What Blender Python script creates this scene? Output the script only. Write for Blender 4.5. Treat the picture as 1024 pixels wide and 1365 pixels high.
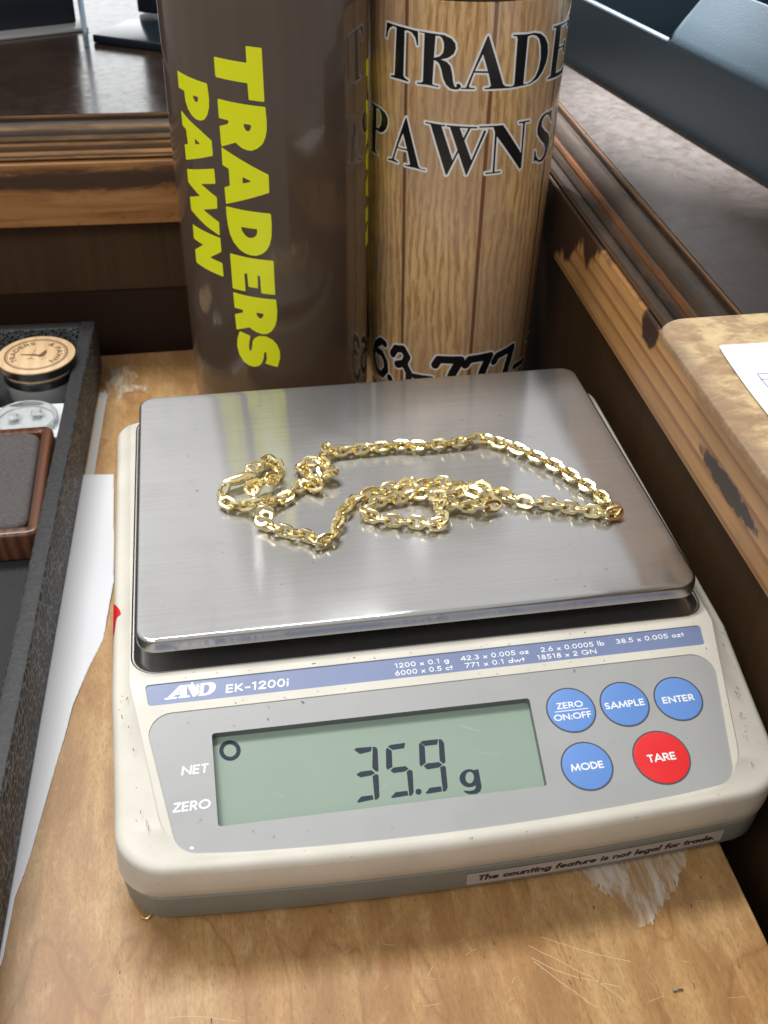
import bpy, bmesh, math, random
import numpy as np
from mathutils import Vector, Matrix
random.seed(7)
for o in list(bpy.data.objects): bpy.data.objects.remove(o)
SC = bpy.context.scene
COL = SC.collection
PI = math.pi
# ------------------------------------------------------------------ camera
cd = bpy.data.cameras.new('camera'); cam = bpy.data.objects.new('camera', cd); COL.objects.link(cam)
RGT = Vector((0.98650, -0.16320, 0.01350)); UPV = Vector((0.08900, 0.60360, 0.79230)); FWD = Vector((0.13750, 0.78040, -0.60990))
FWD.normalize(); RGT = (RGT - FWD * RGT.dot(FWD)).normalized(); UPV = RGT.cross(FWD)
cam.matrix_world = Matrix(((RGT.x, UPV.x, -FWD.x, -0.0548), (RGT.y, UPV.y, -FWD.y, -0.2988), (RGT.z, UPV.z, -FWD.z, 0.2735), (0, 0, 0, 1)))
cd.sensor_fit = 'VERTICAL'; cd.sensor_height = 36; cd.sensor_width = 27; cd.lens = 36 * 1465 / 1365
cd.clip_start = 0.01; cd.clip_end = 50
cd.dof.use_dof = True; cd.dof.focus_distance = 0.340; cd.dof.aperture_fstop = 26
SC.camera = cam
# ------------------------------------------------------------------ light of the shop interior
SC.view_settings.view_transform = 'Standard'; SC.view_settings.look = 'None'
SC.view_settings.exposure = 0; SC.view_settings.gamma = 1; SC.view_settings.use_curve_mapping = False
W = bpy.data.worlds.new('World'); SC.world = W; W.use_nodes = True
wn = W.node_tree.nodes; wl = W.node_tree.links
bg = wn['Background']; tc = wn.new('ShaderNodeTexCoord'); sx = wn.new('ShaderNodeSeparateXYZ'); rp = wn.new('ShaderNodeValToRGB')
wl.new(tc.outputs['Generated'], sx.inputs[0])
mr = wn.new('ShaderNodeMapRange'); mr.inputs[1].default_value = -1; mr.inputs[2].default_value = 1
wl.new(sx.outputs['Z'], mr.inputs[0]); wl.new(mr.outputs[0], rp.inputs[0])
mp = wn.new('ShaderNodeMapping'); mp.inputs['Scale'].default_value = (2.6, 2.6, .5); wl.new(tc.outputs['Generated'], mp.inputs[0])
nz = wn.new('ShaderNodeTexNoise'); nz.inputs['Scale'].default_value = 1.6; nz.inputs['Detail'].default_value = 2; wl.new(mp.outputs[0], nz.inputs['Vector'])
nr = wn.new('ShaderNodeMapRange'); nr.inputs[1].default_value = .35; nr.inputs[2].default_value = .65; nr.inputs[3].default_value = .85; nr.inputs[4].default_value = 1.12; wl.new(nz.outputs['Fac'], nr.inputs[0])
mxw = wn.new('ShaderNodeVectorMath'); mxw.operation = 'SCALE'; wl.new(rp.outputs[0], mxw.inputs[0]); wl.new(nr.outputs[0], mxw.inputs['Scale']); wl.new(mxw.outputs[0], bg.inputs[0])
e = rp.color_ramp.elements
e[0].position = 0.30; e[0].color = (.08, .07, .06, 1)
e[1].position = 1.0; e[1].color = (.30, .305, .31, 1)
for p_, c_ in ((.50, (.34, .335, .33, 1)), (.665, (.32, .315, .31, 1)), (.70, (.50, .50, .505, 1)), (.735, (.74, .745, .75, 1)), (.86, (.62, .625, .63, 1))):
    q = e.new(p_); q.color = c_
bg.inputs[1].default_value = 1.0
def area(name, loc, target, sx_, sy_, power, col=(1, 1, 1)):
    l = bpy.data.lights.new(name, 'AREA'); l.shape = 'RECTANGLE'; l.size = sx_; l.size_y = sy_; l.energy = power; l.color = col
    o = bpy.data.objects.new(name, l); COL.objects.link(o); o.location = loc
    o.rotation_euler = (Vector(target) - Vector(loc)).to_track_quat('-Z', 'Y').to_euler(); return o
area('ceiling_and_fill_light', (-.30, .70, 1.72), (0, 0, 0), 1.2, .11, 33, (1, .98, .95))
area('ceiling_and_fill_light', (-.60, -.62, .95), (0, .06, .06), .55, .35, 5.2, (1, .98, .96))  # added front-left fill to brighten the tumblers, not a ceiling fitting
area('shop_window', (.35, 2.5, .55), (.35, 0, .55), 3.2, .92, 27, (.95, .98, 1))
ls = bpy.data.lights.new('added_ledge_spot', 'SPOT'); ls.energy = 1250; ls.shadow_soft_size = .03; ls.spot_size = math.radians(6.1); ls.spot_blend = .015  # added lamp, its beam sized and aimed to form the right ledge's bright patch
lo = bpy.data.objects.new('added_ledge_spot', ls); COL.objects.link(lo); lo.location = (.011, 1.03, 1.55)
lo.rotation_euler = (Vector((.197, .185, .112)) - lo.location).to_track_quat('-Z', 'Y').to_euler()
# ------------------------------------------------------------------ helpers
def tag(o, label=None, cat=None, group=None, kind=None):
    if label: o['label'] = label
    if cat: o['category'] = cat
    if group: o['group'] = group
    if kind: o['kind'] = kind
    return o
def empty(name, loc, label, cat, group=None, rz=0):
    o = bpy.data.objects.new(name, None); COL.objects.link(o); o.location = loc; o.rotation_euler = (0, 0, rz); o.empty_display_size = .01
    return tag(o, label, cat, group)
def obj(name, me, m, parent=None, keep=False):
    if isinstance(me, bmesh.types.BMesh):
        b = me; me = bpy.data.meshes.new(name); b.normal_update(); b.to_mesh(me); b.free()
    o = bpy.data.objects.new(name, me); COL.objects.link(o)
    if m is not None and not me.materials:
        me.materials.append(m)
    if parent is not None:                       # vertices are given in world space: make them relative to the thing's base
        o.parent = parent; root = parent
        while root.parent: root = root.parent
        me.transform(Matrix.Translation(-root.location))
    elif not keep:
        P = [v.co for v in me.vertices]
        c = Vector(((min(p.x for p in P) + max(p.x for p in P)) / 2, (min(p.y for p in P) + max(p.y for p in P)) / 2, min(p.z for p in P)))
        me.transform(Matrix.Translation(-c)); o.location = c
    return o
def smooth(bm, ang=35):
    bm.normal_update()
    lim = math.radians(ang)
    for f in bm.faces: f.smooth = True
    for ed in bm.edges:
        if len(ed.link_faces) == 2:
            ed.smooth = ed.calc_face_angle(0) < lim
        else: ed.smooth = False
    return bm
def box(bm, x0, x1, y0, y1, z0, z1, bev=0, M=None):
    r = bmesh.ops.create_cube(bm, size=1)
    vs = r['verts']
    bmesh.ops.scale(bm, vec=(x1 - x0, y1 - y0, z1 - z0), verts=vs)
    bmesh.ops.translate(bm, vec=((x0 + x1) / 2, (y0 + y1) / 2, (z0 + z1) / 2), verts=vs)
    if bev:
        es = list({ed for v in vs for ed in v.link_edges})
        res = bmesh.ops.bevel(bm, geom=es, offset=bev, segments=3, affect='EDGES', profile=.5)
        vs = list({v for f in res['faces'] for v in f.verts} | {v for v in vs if v.is_valid})
    if M is not None: bmesh.ops.transform(bm, matrix=M, verts=vs)
    return bm
def rings(bm, loops, cap0=True, cap1=True, closed=True):
    R = [[bm.verts.new(p) for p in L] for L in loops]
    n = len(R[0])
    for a, b in zip(R, R[1:]):
        for i in range(n if closed else n - 1):
            j = (i + 1) % n
            bm.faces.new((a[i], a[j], b[j], b[i]))
    if cap0: bm.faces.new(list(reversed(R[0])))
    if cap1: bm.faces.new(R[-1])
    return R
def lathe(prof, n=96, c=(0, 0)):
    bm = bmesh.new()
    loops = [[(c[0] + r * math.cos(2 * PI * i / n), c[1] + r * math.sin(2 * PI * i / n), z) for i in range(n)] for r, z in prof]
    rings(bm, loops); return smooth(bm)
def rrect(x0, x1, y0, y1, r, z, n=7):
    o = []
    for cx, cy, a in ((x1 - r, y1 - r, 0), (x0 + r, y1 - r, 90), (x0 + r, y0 + r, 180), (x1 - r, y0 + r, 270)):
        for k in range(n):
            t = math.radians(a + 90 * k / (n - 1)); o.append((cx + r * math.cos(t), cy + r * math.sin(t), z))
    return o
def slab(x0, x1, y0, y1, z0, z1, r, f=.001, fb=0):
    """rounded-corner block with filleted upper edge (and lower edge when fb)"""
    L = []
    if fb:
        for k in range(4):
            t = PI / 2 * k / 4; d = fb * (1 - math.sin(t)); L.append(rrect(x0 + d, x1 - d, y0 + d, y1 - d, max(r - d, .0004), z0 + fb * (1 - math.cos(t))))
    else: L.append(rrect(x0, x1, y0, y1, r, z0))
    for k in range(6):
        t = PI / 2 * k / 5; d = f * (1 - math.cos(t)); L.append(rrect(x0 + d, x1 - d, y0 + d, y1 - d, max(r - d, .0004), z1 - f + f * math.sin(t)))
    bm = bmesh.new(); rings(bm, L); return smooth(bm)
def tube(bm, pts, rad, n=8, cap=True):
    pts = [Vector(p) for p in pts]; rad = rad if isinstance(rad, (list, tuple)) else [rad] * len(pts)
    up = Vector((0, 0, 1)); L = []
    for i, p in enumerate(pts):
        t = (pts[min(i + 1, len(pts) - 1)] - pts[max(i - 1, 0)]).normalized()
        a = t.cross(up)
        if a.length < .05: a = t.cross(Vector((0, 1, 0)))
        a.normalize(); b = a.cross(t)
        L.append([p + (a * math.cos(2 * PI * k / n) + b * math.sin(2 * PI * k / n)) * rad[i] for k in range(n)])
    rings(bm, L, cap, cap); return bm
def fill(bm, loops):
    es = []
    for L in loops:
        vs = [v if isinstance(v, bmesh.types.BMVert) else bm.verts.new(v) for v in L]
        for a, b in zip(vs, vs[1:] + vs[:1]):
            ed = bm.edges.get((a, b)) or bm.edges.new((a, b)); es.append(ed)
    r = bmesh.ops.triangle_fill(bm, use_beauty=True, use_dissolve=False, edges=es)
    return [g for g in r['geom'] if isinstance(g, bmesh.types.BMFace)]
# ---- ink: signed distance shapes turned into thin printed sheets that follow a surface
def sd_poly(P, X, Y):
    P = np.asarray(P, float); d = np.full(X.shape, 1e9); s = np.zeros(X.shape, bool)
    n = len(P)
    for i in range(n):
        ax, ay = P[i]; bx, by = P[(i + 1) % n]; ex, ey = bx - ax, by - ay; L = ex * ex + ey * ey
        if L < 1e-12: continue
        t = np.clip(((X - ax) * ex + (Y - ay) * ey) / L, 0, 1)
        d = np.minimum(d, (X - ax - t * ex) ** 2 + (Y - ay - t * ey) ** 2)
        if ay != by:
            c = ((ay > Y) != (by > Y)) & (X < ex * (Y - ay) / (by - ay) + ax); s ^= c
    d = np.sqrt(d); return np.where(s, -d, d)
def sd_stroke(P, w, X, Y, square=False):
    d = np.full(X.shape, 1e9)
    for (ax, ay), (bx, by) in zip(P, P[1:]):
        ex, ey = bx - ax, by - ay; L = math.hypot(ex, ey)
        if L < 1e-9: continue
        if square:
            ux, uy = ex / L, ey / L; px_, py_ = X - (ax + bx) / 2, Y - (ay + by) / 2
            qx = np.abs(px_ * ux + py_ * uy) - (L / 2 + w / 2); qy = np.abs(-px_ * uy + py_ * ux) - w / 2
            d = np.minimum(d, np.maximum(qx, qy))
        else:
            t = np.clip(((X - ax) * ex + (Y - ay) * ey) / (L * L), 0, 1)
            d = np.minimum(d, np.sqrt((X - ax - t * ex) ** 2 + (Y - ay - t * ey) ** 2) - w / 2)
    return d
def field(items, X, Y):
    f = np.full(X.shape, 1e9)
    for it in items:
        if it[0] == 'p': f = np.minimum(f, sd_poly(it[1], X, Y))
        elif it[0] == 's': f = np.minimum(f, sd_stroke(it[1], it[2], X, Y))
        elif it[0] == 'q': f = np.minimum(f, sd_stroke(it[1], it[2], X, Y, True))
    for it in items:
        if it[0] == 'h': f = np.maximum(f, -sd_poly(it[1], X, Y))
    return f
def ink(name, parent, m, glyphs, mapf, h, iso=0., step=.1, run=5, noise=None):
    """glyphs: list of item lists in mm; mapf(u_mm, v_mm, height_m) -> xyz in metres"""
    V = []; F = []
    for items in glyphs:
        A = np.concatenate([np.asarray(i[1], float) for i in items if i[0] != 'h'])
        wm = max([i[2] for i in items if i[0] in 'sq'] + [0])
        pad = iso + step * 2 + wm
        xs = np.arange(A[:, 0].min() - pad, A[:, 0].max() + pad + step, step); ys = np.arange(A[:, 1].min() - pad, A[:, 1].max() + pad + step, step)
        X, Y = np.meshgrid(xs, ys); f = field(items, X, Y) - iso
        if noise: f = f + noise(X, Y)
        ins = f < 0
        for j in range(len(ys) - 1):
            cnt = ins[j, :-1].astype(int) + ins[j, 1:] + ins[j + 1, :-1] + ins[j + 1, 1:]
            i = 0; nx = len(xs) - 1
            while i < nx:
                c = cnt[i]
                if c == 0: i += 1; continue
                if c == 4:
                    k = i + 1
                    while k < nx and k - i < run and cnt[k] == 4: k += 1
                    P = [(xs[i], ys[j]), (xs[k], ys[j]), (xs[k], ys[j + 1]), (xs[i], ys[j + 1])]; i = k
                else:
                    co = [(xs[i], ys[j], f[j, i]), (xs[i + 1], ys[j], f[j, i + 1]), (xs[i + 1], ys[j + 1], f[j + 1, i + 1]), (xs[i], ys[j + 1], f[j + 1, i])]
                    P = []
                    for a, b in zip(co, co[1:] + co[:1]):
                        if a[2] < 0: P.append((a[0], a[1]))
                        if (a[2] < 0) != (b[2] < 0):
                            t = a[2] / (a[2] - b[2]); P.append((a[0] + (b[0] - a[0]) * t, a[1] + (b[1] - a[1]) * t))
                    i += 1
                    if len(P) < 3: continue
                b0 = len(V); V += [mapf(u, v, h) for u, v in P]; F.append(list(range(b0, b0 + len(P))))
    me = bpy.data.meshes.new(name); me.from_pydata(V, [], F)
    bm = bmesh.new(); bm.from_mesh(me); bmesh.ops.remove_doubles(bm, verts=bm.verts, dist=2e-7)
    for fc in bm.faces: fc.smooth = True
    bm.to_mesh(me); bm.free(); me.update()
    return obj(name, me, m, parent)
# ---- geometric sans lettering built from strokes (cap height 1)
def arc(cx, cy, rx, ry, a0, a1):
    n = max(4, int(abs(a1 - a0) / 15)); return ('a', [(cx + rx * math.cos(math.radians(a0 + (a1 - a0) * k / n)), cy + ry * math.sin(math.radians(a0 + (a1 - a0) * k / n))) for k in range(n + 1)])
def ln(*c): return ('l', [(c[i], c[i + 1]) for i in range(0, len(c), 2)])
H_ = .1
GL = {
 ' ': (.36, []), 'A': (.86, [ln(.08, .08, .43, .92), ln(.43, .92, .78, .08), ln(.2, .32, .66, .32)]),
 'D': (.78, [ln(.1, .1, .1, .9), ln(.1, .9, .26, .9), arc(.26, .5, .41, .4, -90, 90), ln(.1, .1, .26, .1)]),
 'E': (.62, [ln(.1, .1, .1, .9), ln(.1, .9, .47, .9), ln(.1, .5, .44, .5), ln(.1, .1, .47, .1)]),
 'F': (.58, [ln(.1, .1, .1, .9), ln(.1, .9, .45, .9), ln(.1, .5, .42, .5)]),
 'G': (.96, [arc(.47, .5, .38, .4, 42, 355), ln(.55, .45, .82, .45)]),
 'K': (.72, [ln(.1, .1, .1, .9), ln(.16, .52, .5, .86), ln(.16, .52, .55, .14)]),
 'L': (.55, [ln(.1, .1, .1, .9), ln(.1, .1, .42, .1)]),
 'M': (1.02, [ln(.1, .1, .2, .9), ln(.2, .86, .5, .18), ln(.5, .18, .8, .86), ln(.8, .9, .9, .1)]),
 'N': (.84, [ln(.1, .1, .1, .9), ln(.12, .86, .7, .14), ln(.72, .1, .72, .9)]),
 'O': (1.0, [arc(.49, .5, .39, .4, 0, 360)]),
 'P': (.62, [ln(.1, .1, .1, .9), ln(.1, .9, .3, .9), arc(.3, .68, .2, .22, -90, 90), ln(.1, .46, .3, .46)]),
 'R': (.66, [ln(.1, .1, .1, .9), ln(.1, .9, .3, .9), arc(.3, .68, .2, .22, -90, 90), ln(.1, .46, .3, .46), ln(.32, .44, .52, .12)]),
 'S': (.6, [arc(.29, .69, .18, .21, 40, 270), arc(.29, .29, .2, .19, 90, -140)]),
 'T': (.62, [ln(.31, .1, .31, .9), ln(.1, .9, .52, .9)]),
 'Z': (.68, [ln(.12, .9, .56, .9), ln(.54, .86, .1, .14), ln(.1, .1, .58, .1)]),
 'U': (.8, [ln(.1, .9, .1, .38), arc(.4, .38, .3, .28, 180, 360), ln(.7, .38, .7, .9)]),
 'W': (1.2, [ln(.08, .9, .32, .12), ln(.32, .12, .58, .86), ln(.58, .86, .84, .12), ln(.84, .12, 1.1, .9)]),
 '&': (.8, [arc(.32, .72, .15, .18, 0, 300), ln(.2, .62, .68, .1), arc(.3, .28, .21, .19, 120, 350)]),
 ':': (.26, [ln(.13, .12, .13, .13), ln(.13, .56, .13, .57)]), '.': (.26, [ln(.13, .1, .13, .11)]), '-': (.42, [ln(.08, .4, .34, .4)]),
 '0': (.66, [arc(.33, .5, .22, .4, 0, 360)]), '1': (.5, [ln(.3, .1, .3, .9), ln(.28, .88, .14, .82)]),
 '2': (.62, [arc(.3, .68, .19, .22, 170, -25), ln(.47, .58, .1, .14), ln(.1, .1, .52, .1)]),
 '3': (.62, [arc(.28, .69, .17, .2, 150, -90), arc(.28, .29, .21, .2, 90, -150)]),
 '4': (.66, [ln(.46, .1, .46, .88), ln(.44, .88, .08, .32), ln(.08, .3, .6, .3)]),
 '5': (.62, [ln(.5, .9, .18, .9), ln(.18, .9, .13, .55), arc(.27, .34, .23, .24, 130, -140)]),
 '6': (.64, [arc(.31, .34, .22, .24, 0, 360), ln(.42, .92, .2, .62), ln(.2, .62, .11, .42)]),
 '7': (.6, [ln(.08, .9, .52, .9), ln(.52, .88, .2, .1)]),
 '8': (.62, [arc(.31, .7, .16, .19, 0, 360), arc(.31, .29, .21, .2, 0, 360)]),
 '9': (.64, [arc(.33, .66, .22, .24, 0, 360), ln(.22, .08, .44, .38), ln(.44, .38, .53, .58)]),
 'x': (.54, [ln(.1, .1, .44, .54), ln(.1, .54, .44, .1)]), 'g': (.64, [arc(.29, .32, .2, .23, 0, 360), ln(.52, .54, .52, 0), arc(.32, 0, .2, .2, 0, -140)]),
 'o': (.6, [arc(.3, .32, .22, .23, 0, 360)]), 'z': (.52, [ln(.1, .54, .42, .54), ln(.42, .52, .1, .12), ln(.08, .1, .44, .1)]),
 'l': (.26, [ln(.13, .1, .13, .98)]), 'b': (.64, [arc(.35, .32, .2, .23, 0, 360), ln(.11, .1, .11, .98)]), 'd': (.64, [arc(.29, .32, .2, .23, 0, 360), ln(.53, .1, .53, .98)]),
 't': (.4, [ln(.2, .1, .2, .8), ln(.06, .55, .34, .55)]), 'c': (.52, [arc(.31, .32, .22, .23, 45, 315)]),
 'w': (.84, [ln(.08, .54, .25, .12), ln(.25, .12, .42, .5), ln(.42, .5, .59, .12), ln(.59, .12, .76, .54)]),
 'i': (.26, [ln(.13, .1, .13, .54), ln(.13, .8, .13, .81)]), 'h': (.6, [ln(.11, .1, .11, .98), arc(.3, .34, .19, .21, 180, 0), ln(.49, .34, .49, .1)]),
 'n': (.6, [ln(.11, .1, .11, .54), arc(.3, .34, .19, .21, 180, 0), ln(.49, .34, .49, .1)]), 'u': (.6, [ln(.11, .54, .11, .3), arc(.3, .3, .19, .21, 180, 360), ln(.49, .54, .49, .1)]),
 'e': (.6, [arc(.3, .32, .21, .23, 0, 310), ln(.12, .33, .5, .33)]), 'f': (.38, [ln(.16, .1, .16, .75), arc(.3, .78, .14, .16, 180, 80), ln(.06, .55, .3, .55)]),
 'a': (.64, [arc(.29, .32, .2, .23, 0, 360), ln(.53, .1, .53, .54)]), 'r': (.4, [ln(.11, .1, .11, .54), arc(.27, .36, .16, .18, 160, 60)]),
 's': (.48, [arc(.24, .44, .13, .12, 50, 270), arc(.24, .2, .14, .12, 90, -140)]),
}
def text(s, x0, y0, x1, cap, wt=.18, slant=0., y1=None):
    tot = sum(GL[c][0] for c in s); sxx = (x1 - x0) / tot; out = []; x = x0; y1 = y0 if y1 is None else y1
    for c in s:
        adv, st = GL[c]; items = []
        for k, P in st:
            pts = []
            for u, v in P:
                X = x + u * sxx + slant * v * cap; pts.append((X, y0 + (y1 - y0) * (X - x0) / (x1 - x0) + v * cap))
            items.append(('s' if k == 'a' else 'q', pts, wt * cap))
        if items: out.append(items)
        x += adv * sxx
    return out
def pairs(f): return [(f[i], f[i + 1]) for i in range(0, len(f), 2)]
# ------------------------------------------------------------------ materials
class NT:
    def __init__(s, name):
        s.m = bpy.data.materials.new(name); s.m.use_nodes = True; s.t = s.m.node_tree; s.b = s.t.nodes['Principled BSDF']
        s.co = s.t.nodes.new('ShaderNodeTexCoord').outputs['Object']
    def n(s, t, **k):
        x = s.t.nodes.new(t)
        for a, v in k.items(): setattr(x, a, v)
        return x
    def l(s, a, b): s.t.links.new(a, b)
    def set(s, **k):
        for a, v in k.items():
            i = s.b.inputs[a.replace('_', ' ')]
            if hasattr(v, 'is_output') or isinstance(v, bpy.types.NodeSocket): s.l(v, i)
            else: i.default_value = v if not (isinstance(v, tuple) and len(v) == 3) else (*v, 1)
        return s
    def map(s, sc=(1, 1, 1), loc=(0, 0, 0), rot=(0, 0, 0), src=None):
        x = s.n('ShaderNodeMapping'); x.inputs['Scale'].default_value = sc; x.inputs['Location'].default_value = loc; x.inputs['Rotation'].default_value = rot
        s.l(src or s.co, x.inputs[0]); return x.outputs[0]
    def noise(s, scale, detail=4, rough=.55, dist=0, src=None):
        x = s.n('ShaderNodeTexNoise'); x.inputs['Scale'].default_value = scale; x.inputs['Detail'].default_value = detail; x.inputs['Roughness'].default_value = rough; x.inputs['Distortion'].default_value = dist
        s.l(src or s.co, x.inputs['Vector']); return x.outputs['Fac']
    def vor(s, scale, feat='F1', src=None, rnd=1):
        x = s.n('ShaderNodeTexVoronoi', feature=feat); x.inputs['Scale'].default_value = scale; x.inputs['Randomness'].default_value = rnd
        s.l(src or s.co, x.inputs['Vector']); return x.outputs['Distance']
    def ramp(s, f, *st, interp='LINEAR'):
        x = s.n('ShaderNodeValToRGB'); r = x.color_ramp; r.interpolation = interp
        st = [(p, (c, c, c) if not isinstance(c, tuple) else c) for p, c in st]
        r.elements[0].position = st[0][0]; r.elements[0].color = (*st[0][1], 1); r.elements[1].position = st[-1][0]; r.elements[1].color = (*st[-1][1], 1)
        for p, c in st[1:-1]: q = r.elements.new(p); q.color = (*c, 1)
        s.l(f, x.inputs[0]); return x.outputs[0]
    def mix(s, f, a, b, mode='MIX'):
        x = s.n('ShaderNodeMix', data_type='RGBA', blend_type=mode)
        for sock, v in ((x.inputs[0], f), (x.inputs[6], a), (x.inputs[7], b)):
            if isinstance(v, bpy.types.NodeSocket): s.l(v, sock)
            else: sock.default_value = (*v, 1) if isinstance(v, tuple) else v
        return x.outputs[2]
    def math(s, op, a, b=0., c=None, clamp=False):
        x = s.n('ShaderNodeMath', operation=op, use_clamp=clamp)
        for i, v in enumerate((a, b) if c is None else (a, b, c)):
            if isinstance(v, bpy.types.NodeSocket): s.l(v, x.inputs[i])
            else: x.inputs[i].default_value = v
        return x.outputs[0]
    def xyz(s, src=None):
        x = s.n('ShaderNodeSeparateXYZ'); s.l(src or s.co, x.inputs[0]); return x.outputs
    def bump(s, h, strength=.3, dist=.0003, nrm=None):
        x = s.n('ShaderNodeBump'); x.inputs['Strength'].default_value = strength; x.inputs['Distance'].default_value = dist
        s.l(h, x.inputs['Height'])
        if nrm is not None: s.l(nrm, x.inputs['Normal'])
        s.l(x.outputs[0], s.b.inputs['Normal']); return x.outputs[0]
def plain(name, col, rough=.45, **k):
    t = NT(name); t.set(Base_Color=col, Roughness=rough, **k); return t.m
def dirty(name, col, rough=.4, spots=.5, grime=(.25, .22, .17), scale=600, tint=.06, **k):
    """moulded plastic: faint mottling, small specks of dirt"""
    t = NT(name); n = t.noise(40, 5); c = t.mix(t.ramp(n, (.3, 0.), (.75, 1.)), col, tuple(x * (1 - tint * 2.2) for x in col))
    sp = t.ramp(t.noise(scale, 2, .5), (.70, 0.), (.76, 1.)); pt = t.ramp(t.noise(55, 3), (.45, 0.), (.62, 1.))
    c = t.mix(t.math('MULTIPLY', t.math('MULTIPLY', sp, pt), spots), c, grime)
    t.set(Base_Color=c, Roughness=t.ramp(t.noise(90, 4), (.3, rough - .06), (.7, rough + .08)), **k)
    t.bump(t.noise(1800, 2), .12, .00008); return t.m

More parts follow.
